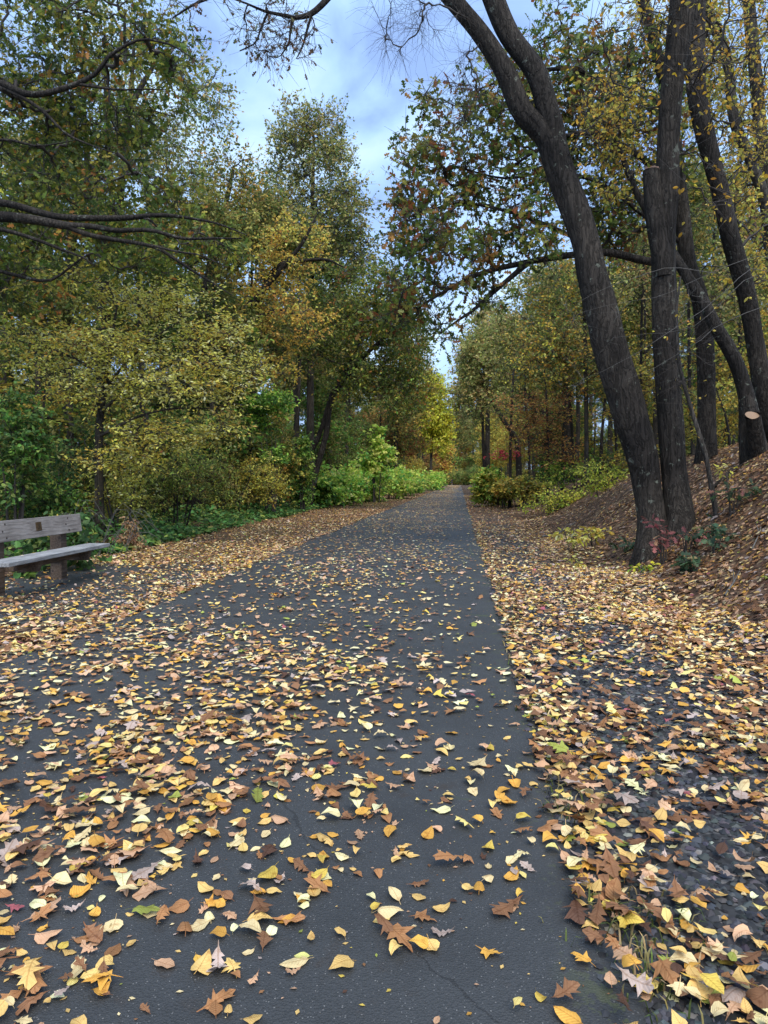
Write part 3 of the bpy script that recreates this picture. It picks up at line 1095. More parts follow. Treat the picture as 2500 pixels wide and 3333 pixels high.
o = link('cut_face', make_mesh('cut_face', disc, [np.stack([i_, (i_ + 1) % 24, np.full(24, 24)], 1)], mat_sawn(), smooth=False), cut)
o.location = c1 - cb
o.rotation_euler = Vector((0.05, -.62, .78)).to_track_quat('Z', 'Y').to_euler()
t5 = [foot(2560, 16)] + pp([(2545, 1000, 16), (2500, 705, 16), (2454, 548, 15.9), (2391, 392, 15.8), (2367, 196, 15.8), (2310, 40, 15.8), (2260, -150, 15.8)], 16)
tree_thing('slender_tree', 'slender grey tree curving in from the right edge among yellow leaves', 'tree', base_of(t5[0]),
           [(t5, wr([50, 40, 34, 32, 30, 28, 26, 20], 16))],
           blob_points(51, [(2420, 350, 16.5, 160, 250, 1.5), (2450, 750, 16.5, 110, 180, 1.5), (2250, 60, 16, 200, 130, 1.5)], 56), 501, bark=M_BARKG,
           leaf='oval', leaf_size=.09, twigs=8, leaves=7, twig_len=.5, palette=GOLD, keep=.75)
t6 = [foot(2555, 18)] + pp([(2530, 1000, 18), (2500, 700, 18), (2482, 520, 18), (2466, 313, 18), (2450, 150, 18), (2438, 0, 18), (2430, -200, 18)], 18)
tree_thing('straight_tree', 'straight dark tree at the right edge behind the slender grey one', 'tree', base_of(t6[0]),
           [(t6, wr([60, 50, 42, 38, 38, 36, 34, 28], 18))],
           blob_points(61, [(2400, 200, 19, 250, 250, 2), (2300, 600, 19, 220, 260, 2), (2100, 300, 19, 250, 250, 2), (2400, 950, 19, 140, 170, 2)], 105), 601, bark=M_BARKF,
           leaf='oval', leaf_size=.11, twigs=8, leaves=7, twig_len=.6, palette=OLIVE + (('#c7a23a', 4), ('#b98a34', 2)), keep=.85)
sp = pp([(2334, 1700, 10.2), (2310, 1551, 10.2), (2294, 1470, 10.2), (2251, 1334, 10.2), (2213, 1193, 10.2), (2200, 1050, 10.2), (2215, 900, 10.2)], 10.2)
sp[0] = np.array([sp[0][0], sp[0][1], float(land(sp[0][0], sp[0][1])) - .05])
tree_thing('grey_sapling', 'thin grey leaning sapling just right of the twin trunks', 'sapling', base_of(sp[0]),
           [(sp, wr([18, 15, 14, 13, 12, 9, 5], 10.2))], blob_points(71, [(2240, 1150, 10.2, 80, 160, .6)], 14), 701, bark=M_BARKG, s=8, flare=.1,
           leaf='oval', leaf_size=.06, twigs=5, leaves=2, twig_len=.4, palette=GOLD, keep=.3, rt=.004)
# bare grey shrub whose long twigs cross in front of the trunks
gs = [np.array([5.6, 9.0, float(land(5.6, 9.0)) - .05])] + pp([(2640, 1250, 9.0), (2600, 1000, 9.0), (2560, 860, 9.0)], 9)
w1 = pp([(2600, 1000, 9), (2500, 830, 9), (2300, 890, 8.9), (2150, 960, 8.8), (1990, 990, 8.7), (1860, 1015, 8.6)], 9)
w2 = pp([(2580, 950, 9), (2450, 870, 8.9), (2330, 985, 8.8), (2210, 1060, 8.7), (2080, 1140, 8.6), (1950, 1200, 8.5), (1860, 1250, 8.5)], 9)
w3 = pp([(2610, 1050, 9), (2480, 900, 9), (2400, 930, 8.9), (2250, 1060, 8.8), (2120, 1080, 8.7), (2000, 1090, 8.6)], 9)
w4 = pp([(2640, 1200, 9), (2420, 1250, 8.9), (2200, 1270, 8.8), (2000, 1268, 8.7), (1820, 1290, 8.6)], 9)
w5 = pp([(2480, 1000, 9), (2350, 1040, 8.9), (2230, 1130, 8.8), (2130, 1200, 8.7), (2030, 1235, 8.6)], 9)
w6 = pp([(2330, 890, 9), (2200, 870, 8.9), (2060, 900, 8.8), (1940, 930, 8.7), (1840, 990, 8.6)], 9)


def wob(w, j):
    q = resample(w, 16)
    q[1:] += np.cumsum(np.random.default_rng(900 + j).normal(0, .012, (15, 3)), 0)
    return q


tree_thing('bare_shrub', 'leafless grey shrub sending long thin twigs across the twin trunks', 'shrub', base_of(gs[0]),
           [(gs, [.03, .024, .018, .012])],
           blob_points(81, [(1960, 1100, 8.6, 130, 120, .3), (2200, 1000, 8.8, 150, 110, .3), (1900, 1250, 8.6, 110, 60, .3), (2330, 950, 8.9, 140, 80, .3), (1850, 1020, 8.6, 60, 60, .3)], 15), 801, bark=M_TWIGG, twigmat=M_TWIGG, s=6,
           extra_limbs=[(wob(w, j), np.linspace(.0042, .001, 16)) for j, w in enumerate((w1, w2, w3, w5, w6))], leaves=0, twigs=3, twig_len=.34, rt=.0022, flat=.5, droop=.05)

# --- left: oak just outside the frame whose long boughs enter from the left edge
Yl = 12.5
ltr = [foot(-330, 12.5)] + pp([(-330, 1300), (-300, 1000), (-270, 750), (-260, 450), (-250, 200), (-240, -100), (-230, -500)], Yl)
A = pp([(-255, 420), (-120, 265), (0, 271), (76, 304), (146, 304), (255, 271), (320, 233), (353, 184), (450, 130), (521, 136), (575, 155), (640, 200)], 12)
A2 = pp([(250, 273), (320, 284), (390, 292), (470, 290), (540, 292)], 12)
A3 = pp([(-60, 265), (0, 283), (95, 330), (150, 370), (215, 435), (290, 470), (380, 500)], 12)
A4 = pp([(-200, 480), (0, 455), (60, 462), (130, 475), (250, 455)], 12)
B_ = pp([(-260, 740), (-120, 660), (16, 662), (136, 694), (217, 708), (380, 710), (455, 705), (531, 700), (602, 708), (705, 727), (803, 765)], 12)
C_ = pp([(-265, 760), (-120, 706), (0, 705), (92, 713), (217, 735), (300, 737), (380, 751), (488, 749), (591, 776), (678, 776), (787, 776)], 11.8)
D_ = pp([(215, 735), (290, 765), (380, 781), (499, 803), (575, 846), (640, 890), (678, 912), (754, 960)], 11.8)
E_ = pp([(-262, 780), (-100, 735), (0, 746), (108, 776), (206, 814), (271, 838), (304, 862)], 11.7)
F_ = pp([(-270, 900), (-120, 860), (27, 890), (119, 912), (174, 909), (244, 857), (282, 830)], 12.2)
G_ = pp([(500, 800), (580, 820), (650, 830), (740, 870)], 11.6)
lb = [(120, 160, 13.3, 260, 170, 1.5), (350, 120, 13.2, 200, 130, 1.3), (480, 250, 13.2, 150, 110, 1.1), (150, 430, 13.6, 230, 150, 1.5), (400, 420, 13.4, 170, 130, 1.2),
      (250, 620, 13.4, 280, 90, 1.3), (500, 640, 13.2, 190, 80, 1.1), (600, 790, 12.8, 170, 70, 1), (120, 800, 13.2, 200, 90, 1.2), (380, 860, 13.0, 180, 70, 1),
      (80, 960, 13.2, 160, 70, 1.1), (540, 130, 13.2, 80, 90, .8), (300, 20, 13.4, 280, 100, 1.5), (40, 330, 13.4, 180, 200, 1.4), (620, 320, 13.3, 60, 60, .6)]
tree_thing('spreading_oak', 'oak rooted outside the left edge, long dark boughs spreading in over the bench', 'tree', base_of(ltr[0]),
           [(ltr, wr([110, 96, 90, 86, 76, 66, 56, 40], 12.5))], blob_points(91, lb, 235), 901, bark=M_BARK, s=14,
           extra_limbs=[(A, wr([34, 28, 25, 22, 20, 17, 14, 12, 9, 7, 5, 3], 12)), (A2, wr([11, 9, 7, 5, 3], 12)), (A3, wr([16, 14, 12, 10, 8, 6, 3], 12)),
                        (A4, wr([12, 10, 8, 6, 3], 12)), (B_, wr([30, 27, 25, 23, 21, 19, 17, 14, 10, 7, 4], 12)), (C_, wr([44, 38, 36, 33, 28, 20, 17, 14, 11, 8, 4], 11.8)),
                        (D_, wr([20, 17, 15, 12, 10, 8, 6, 3], 11.8)), (E_, wr([20, 17, 15, 12, 10, 7, 4], 11.7)), (F_, wr([18, 15, 13, 11, 9, 7, 4], 12.2)), (G_, wr([9, 7, 5, 3], 11.7))],
           leaf='oak', leaf_size=.125, twigs=8, leaves=6, twig_len=.5, palette=OLIVE_DK, flat=.7, upbias=.7, rt=.0085, keep=.85)

# --- forked dark trunk behind the boughs
f1 = [foot(335, 19)] + pp([(335, 1300), (340, 1000), (346, 870), (352, 803)], 19)
f1a = pp([(350, 810), (325, 720), (290, 560), (275, 400), (270, 200), (280, 50)], 19)
f1b = pp([(354, 812), (385, 700), (400, 560), (420, 420), (430, 250), (440, 80)], 19)
f1c = pp([(352, 803), (365, 650), (350, 480), (345, 300), (340, 100)], 19)
tree_thing('forked_tree', 'dark forked tree standing behind the bench under the spreading boughs', 'tree', base_of(f1[0]),
           [(f1, wr([64, 50, 44, 42, 44], 19)), (f1a, wr([30, 26, 22, 18, 14, 8], 19)), (f1b, wr([30, 26, 22, 18, 13, 8], 19)), (f1c, wr([24, 22, 18, 14, 8], 19))],
           blob_points(102, [(300, 300, 19.5, 260, 250, 2.2), (450, 500, 19.5, 200, 170, 2), (150, 560, 19.5, 200, 200, 2), (350, 80, 19.5, 250, 150, 2), (60, 250, 20, 200, 260, 2)], 130), 1001,
           bark=M_BARK, leaf='oval', leaf_size=.115, twigs=8, leaves=7, twig_len=.6, palette=OLIVE, keep=.8)
g1 = [foot(210, 22)] + pp([(215, 1200), (225, 900), (250, 667), (300, 570), (350, 490), (400, 412), (450, 300), (520, 180)], 22)
tree_thing('pale_tree', 'pale grey leaning tree deep behind the bench, crown against the sky', 'tree', base_of(g1[0]),
           [(g1, wr([50, 40, 34, 30, 28, 26, 24, 18, 10], 22))],
           blob_points(112, [(600, 330, 23, 130, 130, 1.8), (540, 520, 23, 160, 130, 2), (680, 330, 23, 80, 80, 1.4), (640, 230, 23, 60, 60, 1.2), (400, 350, 23, 160, 160, 2)], 140), 1101,
           bark=M_BARKG, leaf='oval', leaf_size=.125, twigs=8, leaves=7, twig_len=.65, palette=PALE + (('#6c7a4a', 4), ('#7d8a5c', 3)), keep=.8)
h1 = [foot(640, 27)] + pp([(645, 1300), (660, 1000), (700, 800), (740, 640), (760, 540)], 27)
tree_thing('rounded_tree', 'brownish olive tree with a low rounded crown left of the tall oak', 'tree', base_of(h1[0]),
           [(h1, wr([36, 30, 26, 22, 16, 8], 27))],
           blob_points(122, [(760, 580, 27, 100, 90, 2), (640, 660, 27, 170, 130, 2.2), (800, 680, 27, 100, 100, 2), (560, 800, 27, 190, 120, 2.2), (740, 800, 27, 140, 100, 2)], 190), 1201,
           leaf='oval', leaf_size=.14, twigs=8, leaves=7, twig_len=.75, palette=OLIVE + (('#a9823a', 2), ('#b8963c', 2)), keep=.85)
# --- tall oak rising over the others
k1 = [foot(1010, 36)] + pp([(1010, 1300), (1012, 1000), (1015, 800), (1018, 620), (1022, 450)], 36)
tree_thing('tall_oak', 'tallest tree left of the path, rounded olive crown rising against the sky', 'tree', base_of(k1[0]),
           [(k1, wr([28, 24, 20, 17, 13, 6], 36))],
           blob_points(132, [(1010, 470, 36, 145, 100, 2.6), (930, 600, 36, 95, 110, 2.4), (1080, 600, 36, 110, 120, 2.4), (1000, 780, 36, 180, 130, 3), (1120, 780, 36, 85, 110, 2.2), (970, 430, 36, 80, 65, 1.8), (1060, 440, 36, 80, 65, 1.8), (900, 720, 36, 70, 90, 2), (1170, 860, 36, 60, 80, 2), (1130, 690, 36, 70, 80, 2)], 380), 1301,
           leaf='oval', leaf_size=.16, twigs=8, leaves=8, twig_len=.8, palette=OLIVE + (('#a89a60', 3), ('#94925c', 2)), keep=.8, rt=.012)
# --- yellow understorey tree
y1 = [foot(322, 14)] + pp([(322, 1450), (330, 1330), (345, 1240), (362, 1120), (380, 1000)], 14)
y1b = pp([(330, 1340), (420, 1260), (520, 1200), (640, 1180)], 13.8)
y1c = pp([(326, 1420), (440, 1360), (560, 1330), (700, 1330)], 13.8)
y1d = pp([(345, 1240), (250, 1170), (150, 1130), (60, 1110)], 14)
y1e = pp([(340, 1270), (430, 1160), (560, 1060), (660, 1010)], 14)
yb = [(600, 1250, 13.6, 210, 70, 1.2), (480, 1140, 13.8, 220, 55, 1.2), (690, 1080, 13.8, 130, 60, 1), (250, 1120, 14, 210, 60, 1.2), (330, 1270, 13.8, 220, 50, 1.2),
      (720, 1390, 13.6, 110, 40, .8), (560, 1420, 13.7, 190, 45, 1), (180, 1230, 14, 150, 50, 1), (560, 1000, 14, 190, 50, 1.1), (760, 1190, 13.7, 90, 50, .8),
      (420, 1500, 13.5, 150, 40, .8), (740, 1280, 13.6, 90, 40, .8), (330, 960, 14.2, 180, 50, 1)]
tree_thing('yellow_tree', 'small bright yellow understorey tree with layered sprays of leaves behind the bench', 'tree', base_of(y1[0]),
           [(y1, wr([34, 28, 24, 20, 14, 6], 14))], blob_points(142, yb, 255), 1401, bark=M_BARKF, s=10,
           extra_limbs=[(x, wr([12, 9, 6, 3], 14)) for x in (y1b, y1c, y1d, y1e)],
           leaf='oval', leaf_size=.075, twigs=9, leaves=8, twig_len=.5, palette=YEL, flat=.28, upbias=1.6, rt=.005, keep=.85)
# --- orange maple, leaning dark stems
m1 = [foot(700, 26)] + pp([(720, 1250), (745, 1060), (830, 980), (880, 915), (920, 870), (985, 790), (1030, 700)], 26)
m1b = pp([(745, 1065), (820, 1040), (880, 1015), (930, 1010), (990, 1040)], 26)
m1c = pp([(835, 975), (900, 870), (980, 850), (1060, 845), (1120, 870)], 26)
tree_thing('orange_maple', 'orange-gold maple with dark leaning stems under the tall oak', 'tree', base_of(m1[0]),
           [(m1, wr([34, 30, 28, 25, 22, 18, 12, 6], 26))],
           blob_points(152, [(890, 900, 26, 120, 100, 2), (840, 1130, 26, 110, 80, 1.8), (950, 800, 26, 110, 70, 1.8), (800, 1020, 26, 110, 90, 1.8), (990, 1060, 26, 90, 80, 1.6), (870, 1210, 26, 120, 50, 1.6)], 105), 1501,
           bark=M_BARK, extra_limbs=[(m1b, wr([16, 13, 11, 8, 4], 26)), (m1c, wr([18, 15, 12, 9, 4], 26))],
           leaf='oval', leaf_size=.125, twigs=8, leaves=8, twig_len=.65, palette=ORANGE, flat=.5, keep=.85)
# --- leaning pair of stems over the bright bushes
n1 = [foot(1000, 31)] + pp([(1030, 1530), (1060, 1420), (1080, 1300), (1145, 1205), (1200, 1145), (1260, 1090), (1320, 1000)], 31)
n2 = [foot(965, 31.4)] + pp([(985, 1560), (1010, 1480), (1045, 1400), (1085, 1270), (1130, 1200), (1170, 1110), (1190, 1000)], 31)
tree_thing('leaning_pair_tree', 'olive tree of two dark leaning stems rising behind the bright green bushes', 'tree', base_of(n1[0]),
           [(n1, wr([24, 22, 20, 19, 16, 14, 11, 5], 31)), (n2, wr([20, 18, 17, 15, 13, 11, 9, 5], 31))],
           blob_points(162, [(1200, 1060, 31, 160, 100, 2.2), (1300, 1140, 31, 90, 110, 1.8), (1060, 1120, 31, 120, 90, 2), (1150, 1230, 31, 120, 70, 2), (1270, 960, 31, 90, 90, 1.8), (1120, 950, 31, 130, 90, 2), (1300, 1280, 31, 70, 70, 1.6)], 260), 1601,
           bark=M_BARK, leaf='oval', leaf_size=.145, twigs=8, leaves=8, twig_len=.75, palette=OLIVE_DK, keep=.9)
# --- farther along the left
q1 = [foot(1285, 68)] + pp([(1290, 1400), (1300, 1200), (1320, 1050), (1335, 960)], 68)
tree_thing('olive_brown_tree', 'olive-brown tree far down the left side, its edge against the strip of sky', 'tree', base_of(q1[0]),
           [(q1, wr([16, 13, 11, 8, 4], 68))],
           blob_points(172, [(1325, 1010, 66, 45, 80, 2.4), (1345, 1130, 66, 55, 80, 2.6), (1300, 1180, 66, 70, 110, 3), (1375, 1230, 66, 40, 70, 2), (1260, 1060, 66, 60, 100, 3), (1320, 1330, 66, 70, 90, 3)], 210), 1701,
           leaf='oval', leaf_size=.26, twigs=8, leaves=8, twig_len=1.2, palette=OLIVE + (('#a0843e', 3),), keep=.95, rt=.012)
q2 = [foot(1400, 115)] + pp([(1405, 1450), (1410, 1350), (1415, 1250)], 115)
tree_thing('golden_tree', 'glowing yellow-green tree at the far end of the left woods', 'tree', base_of(q2[0]),
           [(q2, wr([10, 8, 7, 4], 115))],
           blob_points(182, [(1405, 1260, 115, 38, 55, 3), (1430, 1330, 115, 35, 80, 3), (1390, 1370, 115, 45, 90, 3), (1440, 1420, 115, 22, 60, 2)], 170), 1801,
           leaf='oval', leaf_size=.42, twigs=8, leaves=8, twig_len=1.8, palette=(('#b6ae38', 3), ('#d2bc44', 3), ('#9aa63a', 2), ('#e0b040', 1)), keep=.95, rt=.02)
q3 = [foot(1440, 150)] + pp([(1442, 1500), (1445, 1440)], 150)
tree_thing('russet_tree', 'russet-orange tree closing the far end of the path on the left', 'tree', base_of(q3[0]),
           [(q3, wr([8, 7, 3], 150))],
           blob_points(192, [(1428, 1470, 150, 34, 45, 3), (1436, 1525, 150, 18, 26, 3), (1405, 1530, 150, 30, 28, 3)], 90), 1901,
           leaf='oval', leaf_size=.5, twigs=8, leaves=8, twig_len=2.0, palette=ORANGE + RUST, keep=.95, rt=.02)
# --- right, beyond the oak
r6 = [foot(1850, 38)] + pp([(1848, 1400), (1840, 1250), (1815, 1100), (1790, 960)], 38)
tree_thing('grey_green_tree', 'grey-green tree filling the gap between the far path and the leaning trunk', 'tree', base_of(r6[0]),
           [(r6, wr([20, 17, 14, 11, 5], 38))],
           blob_points(206, [(1700, 1090, 38, 110, 100, 2.6), (1800, 970, 38, 130, 130, 2.6), (1760, 1220, 38, 110, 90, 2.4), (1660, 1190, 38, 70, 90, 2), (1870, 1100, 38, 110, 110, 2.4)], 260), 2051,
           bark=M_BARK, leaf='oval', leaf_size=.17, twigs=8, leaves=8, twig_len=.8, palette=PALE + OLIVE[:3], keep=.9, rt=.008)
r1 = [foot(1690, 46)] + pp([(1688, 1500), (1680, 1430), (1640, 1370), (1600, 1300), (1570, 1230)], 46)
tree_thing('bent_tree', 'tree bending towards the path behind the red-leaved bush', 'tree', base_of(r1[0]),
           [(r1, wr([20, 17, 16, 14, 12, 6], 46))],
           blob_points(202, [(1590, 1200, 46, 90, 90, 2.4), (1540, 1290, 46, 55, 90, 2), (1650, 1120, 46, 90, 90, 2.4), (1560, 1130, 46, 50, 60, 2)], 210), 2001,
           bark=M_BARK, leaf='oval', leaf_size=.19, twigs=8, leaves=8, twig_len=.9, palette=PALE + (('#7c8448', 3),), keep=.9, rt=.009)
r2 = [foot(1587, 66)] + pp([(1587, 1450), (1587, 1300), (1585, 1180), (1580, 1100)], 66)
r2b = pp([(1576, 1520), (1572, 1400), (1566, 1280), (1556, 1180)], 67)
tree_thing('dark_stemmed_tree', 'tall tree with two dark stems on the right verge far down the path', 'tree', base_of(r2[0]),
           [(r2, wr([17, 16, 14, 11, 5], 66)), (r2b, wr([11, 10, 8, 4], 67))],
           blob_points(212, [(1560, 1140, 66, 60, 70, 3), (1520, 1230, 66, 40, 90, 2.5), (1600, 1060, 66, 70, 60, 3), (1630, 1180, 66, 70, 90, 3), (1505, 1320, 66, 28, 60, 2)], 200), 2101,
           bark=M_BARK, leaf='oval', leaf_size=.26, twigs=8, leaves=8, twig_len=1.2, palette=PALE, keep=.9, rt=.012)
r3 = [foot(1909, 27)] + pp([(1909, 1450), (1908, 1300), (1906, 1130), (1900, 980), (1890, 850)], 27)
tree_thing('slim_upright_tree', 'slim upright tree in the woods just left of the twin trunks', 'tree', base_of(r3[0]),
           [(r3, wr([15, 14, 13, 12, 10, 5], 27))],
           blob_points(222, [(1880, 1080, 27, 150, 110, 2), (1780, 1180, 27, 130, 100, 2), (1850, 900, 27, 140, 110, 2), (1950, 1220, 27, 120, 90, 2)], 200), 2201,
           leaf='oval', leaf_size=.125, twigs=8, leaves=7, twig_len=.65, palette=OLIVE + (('#b98a3c', 2), ('#c7a040', 2)), flat=.5, keep=.85)
r4 = [foot(1784, 30)] + pp([(1784, 1480), (1782, 1380), (1778, 1280), (1770, 1180)], 30)
tree_thing('rusty_sapling', 'young tree with sparse rust-orange leaves above the undergrowth right of the path', 'sapling', base_of(r4[0]),
           [(r4, wr([10, 9, 8, 6, 3], 30))],
           blob_points(232, [(1780, 1450, 29, 130, 40, 1.6), (1740, 1400, 29, 90, 30, 1.4), (1800, 1320, 29, 110, 60, 1.6), (1840, 1500, 29, 90, 25, 1.2), (1700, 1330, 29, 80, 50, 1.4)], 110), 2301,
           leaf='oval', leaf_size=.11, twigs=7, leaves=6, twig_len=.6, palette=RUST + (('#d39a44', 3),), flat=.25, upbias=1.5, keep=.7, rt=.006)
r5 = [foot(2300, 24)] + pp([(2295, 1300), (2290, 1100), (2280, 900)], 24)
tree_thing('golden_thicket_tree', 'golden-leaved small tree in the woods between the twin trunks and the sawn stem', 'tree', base_of(r5[0]),
           [(r5, wr([22, 18, 14, 6], 24))],
           blob_points(242, [(2310, 1380, 23, 130, 100, 1.8), (2250, 1220, 23, 160, 110, 2), (2400, 1150, 23, 130, 160, 2), (2050, 1260, 25, 90, 130, 1.6), (2060, 1480, 24, 90, 60, 1.4)], 170), 2401,
           leaf='oval', leaf_size=.105, twigs=8, leaves=7, twig_len=.55, palette=GOLD + (('#8a7a34', 3),), flat=.45, keep=.75)


for k, (px_, Y_, w_, top_, lean_) in enumerate(((1660, 33, 9, 1150, 8), (1725, 36, 8, 1050, -14), (1830, 31, 9, 1000, 12), (1865, 40, 11, 900, -10), (1955, 33, 10, 800, 14), (2010, 28, 9, 900, -16),
                                                 (2075, 24, 11, 760, 10), (2110, 30, 10, 700, -8), (2258, 22, 13, 700, -12), (2330, 27, 15, 600, 10), (2385, 21, 10, 820, 16), (2425, 25, 14, 500, -10))):
    sl_ = [foot(px_, Y_)] + pp([(px_ + lean_ * .3, 1420), (px_ + lean_, 1300), (px_ + lean_ * 1.4, (1300 + top_) / 2), (px_ + lean_ * 2.2, top_)], Y_)
    tree_thing('slim_trunk_tree', ORDW[k] + ' slim dark-stemmed tree in the right-hand woods, counted from the path', 'tree', base_of(sl_[0]),
               [(sl_, wr([w_ * 1.25, w_, w_ * .9, w_ * .7, w_ * .3], Y_))],
               blob_points(2500 + k, [(px_ + lean_ * 2, top_ + 60, Y_, 70, 90, 1.4), (px_ - 30, top_ + 170, Y_, 70, 60, 1.4), (px_ + 50, top_ + 240, Y_, 60, 50, 1.2)], 34), 2600 + 3 * k, group='slim trunks of the right-hand woods',
               bark=M_BARK, s=8, leaf='oval', leaf_size=.12, twigs=6, leaves=6, twig_len=.6, palette=(OLIVE, GOLD, PALE, OLIVE + RUST)[k % 4], keep=.7)


# ------------------------------------------------------------------ the woods behind: prototypes and their copies
def proto_tree(name, seed, height, spread, palette, low=.35, lean=.0, n=190, size=.19, bark=None, lv=8, flat=.7):
    rng = np.random.default_rng(seed)
    top = np.array([lean * height, rng.normal(0, .3), height * .9])
    pts = np.array([[0, 0, -.3], [lean * .15 * height + rng.normal(0, .1), 0, height * .25], [lean * .5 * height, rng.normal(0, .2), height * .55], top])
    r = height * .0125
    bl = []
    for k in range(9):
        t = rng.uniform(low, 1)
        a = rng.uniform(0, 6.28)
        d = spread * rng.uniform(.2, .75) * (1.15 - .5 * t)
        bl.append((lean * t * height + math.cos(a) * d, math.sin(a) * d, t * height * .95, spread * rng.uniform(.3, .5), spread * rng.uniform(.3, .5), height * rng.uniform(.06, .12)))
    root = thing(name, 'x', 'tree')
    ta = Acc()
    trunk_tube(ta, pts, [r, r * .8, r * .55, r * .15], 9, .05, seed, .2, .5)
    link('trunk', ta.mesh('trunk', bark or M_BARKF), root)
    br, lf = grow(seed + 1, [pts[1:]], local_blob_points(seed + 2, bl, n), leaf='quad', leaf_size=size, twigs=8, leaves=lv, twig_len=.95, palette=palette, rt=.009, keep=.95, flat=flat, lite=True)
    link('branches', br.mesh('branches', M_TWIG), root)
    link('crown', lf.mesh('crown', M_LEAF, smooth=False), root)
    return root


protos = [
    (proto_tree('olive_tree', 3001, 15, 4.4, OLIVE, .5), 15, 'olive-green woodland tree', True),
    (proto_tree('dark_olive_tree', 3011, 17, 4.8, OLIVE_DK, .48), 17, 'dark olive woodland tree', True),
    (proto_tree('yellow_woodland_tree', 3021, 12, 3.8, GOLD, .2, .05, 170), 12, 'yellow-gold woodland tree', False),
    (proto_tree('pale_olive_tree', 3031, 15, 4.2, PALE, .48, -.05), 15, 'pale grey-green woodland tree', True),
    (proto_tree('understorey_tree', 3051, 6.5, 3.2, OLIVE + GREEN[:2], .12, .04, 190, .15, None, 9, .5), 6.5, 'low olive understorey tree', False),
    (proto_tree('yellow_understorey_tree', 3061, 5.5, 3.0, OLIVE_DK + GOLD[:2], .12, -.04, 180, .13, None, 9, .35), 5.5, 'low yellowing understorey tree', False),
    (proto_tree('russet_woodland_tree', 3041, 10, 3.4, RUST + OLIVE, .15, .03, 150), 10, 'russet woodland tree', False),
]
used = [False] * len(protos)
ROWS = {}
ORD = 'nearest second third fourth fifth sixth seventh eighth ninth tenth eleventh twelfth thirteenth fourteenth fifteenth sixteenth'.split()


def number_rows(rows, tail):
    for (lab, side), objs in rows.items():
        for k, o in enumerate(sorted(objs, key=lambda q: q.location.y)):
            if k < len(ORD):
                o['label'] = ORD[k] + ' ' + lab + ' ' + tail[side]


rngw = np.random.default_rng(77)


def top_limit(px):
    """how high in the photo (pixel row) the woods behind may rise at a column"""
    xs = [-600, 0, 560, 640, 760, 830, 860, 1000, 1120, 1200, 1240, 1330, 1400, 1450, 1480, 1530, 1600, 1750, 1900, 3200]
    ys = [200, 330, 420, 520, 580, 600, 640, 640, 650, 760, 900, 1090, 1230, 1255, 1245, 1160, 1090, 800, 600, 420]
    return float(np.interp(px, xs, ys))


def plant(kind, x, y, where, group, tall=1.0):
    root, h, lab, _ = protos[kind]
    z = float(land(x, y))
    px, _, _ = project(np.array([x, y, 1.2]))
    s = rngw.uniform(.8, 1.25) * tall
    # keep the crown under the skyline of the photograph, over its whole width
    wpx = 3.2 * s * FPX / y
    lim = max(top_limit(px + d) for d in np.linspace(-wpx, wpx, 7))
    hmax = (1565 - lim) / FPX * y + CAM_H - z
    s = min(s, hmax / (h * 1.02))
    if s < .28:
        return
    o = root if not used[kind] else copy_tree(root)
    used[kind] = True
    o.location = (x, y, z)
    o.scale = (s * rngw.uniform(.9, 1.1), s * rngw.uniform(.9, 1.1), s)
    o.rotation_euler = (0, 0, rngw.uniform(0, 6.28))
    o['label'] = lab + ' ' + where
    ROWS.setdefault((lab, 'end' if 'closing' in where else ('left' if x < -1 else 'right')), []).append(o)
    o['group'] = group


spots = []
for side in (-1, 1):
    for row, (x0, dx) in enumerate(((8.6, 1.6), (12.5, 2.2), (17.5, 3), (25, 4))):
        y = (16 if side < 0 else 21) + rngw.uniform(0, 4) + row * 1.5
        while y < 205:
            x = side * (x0 + rngw.uniform(-dx, dx) * .6 - (3.0 if side > 0 else .6) * (1 if row == 0 else .4) * float(ss(40, 110, y)))
            px, _, _ = project(np.array([x, y, 1.5]))
            if -350 < px < 2850 and not (1380 < px < 1520 and y < 150):
                spots.append((x, y, row, side))
            y += rngw.uniform(.75, 1.3) * (4.2 + row * 1.2) * (1 + y / 90)
for x, y, row, side in spots:
    kind = int(rngw.choice([0, 1, 2, 3, 6], p=[.3, .27, .15, .18, .10]))
    d = 'near the bench end of the woods' if y < 30 else ('midway down the woods' if y < 70 else 'far down the woods')
    plant(kind, x, y, d + (' left of the path' if side < 0 else ' right of the path'), 'woods ' + ('left' if side < 0 else 'right') + ' of the path')
for side, x0, y0 in ((-1, 10, 17), (-1, 14, 19), (-1, 19, 22), (-1, 26, 26), (1, 11, 31), (1, 15, 28), (1, 21, 30), (1, 28, 32), (1, 36, 40)):
    y = y0
    while y < 110:
        x = side * (x0 + rngw.uniform(-1.5, 1.5)) - side * (2.2 if side > 0 else 1.5) * float(ss(40, 110, y))
        px, _, _ = project(np.array([x, y, 1.5]))
        if -250 < px < 2750:
            plant(int(rngw.choice([4, 5], p=[.6, .4])), x, y, ('near' if y < 35 else 'further off') + ' in the woods ' + ('left' if side < 0 else 'right') + ' of the path', 'understorey of the woods')
        y += rngw.uniform(2.5, 4.5) * (1 + y / 60) * (1 + x0 / 40)
for px_, Y_, kd in ((-70, 25, 4), (20, 27, 1), (60, 31, 4), (130, 29, 0), (180, 34, 4), (-20, 36, 5)):
    plant(kd, float(at(px_, 1566, Y_)[0]), Y_, 'behind the bench in the left woods', 'woods behind the bench')
# trees closing the far end, where the path bends away
for k in range(40):
    x = -18 + k * .95 + rngw.uniform(-1, 1)
    y = 242 + rngw.uniform(0, 70)
    plant(int(rngw.choice([0, 2, 3, 4, 5, 6])), x, y, 'closing the far end of the path', 'trees at the far end of the path', 2.0)
number_rows(ROWS, {'left': 'going along the woods left of the path', 'right': 'going along the woods right of the path', 'end': 'among those closing the far end of the path'})


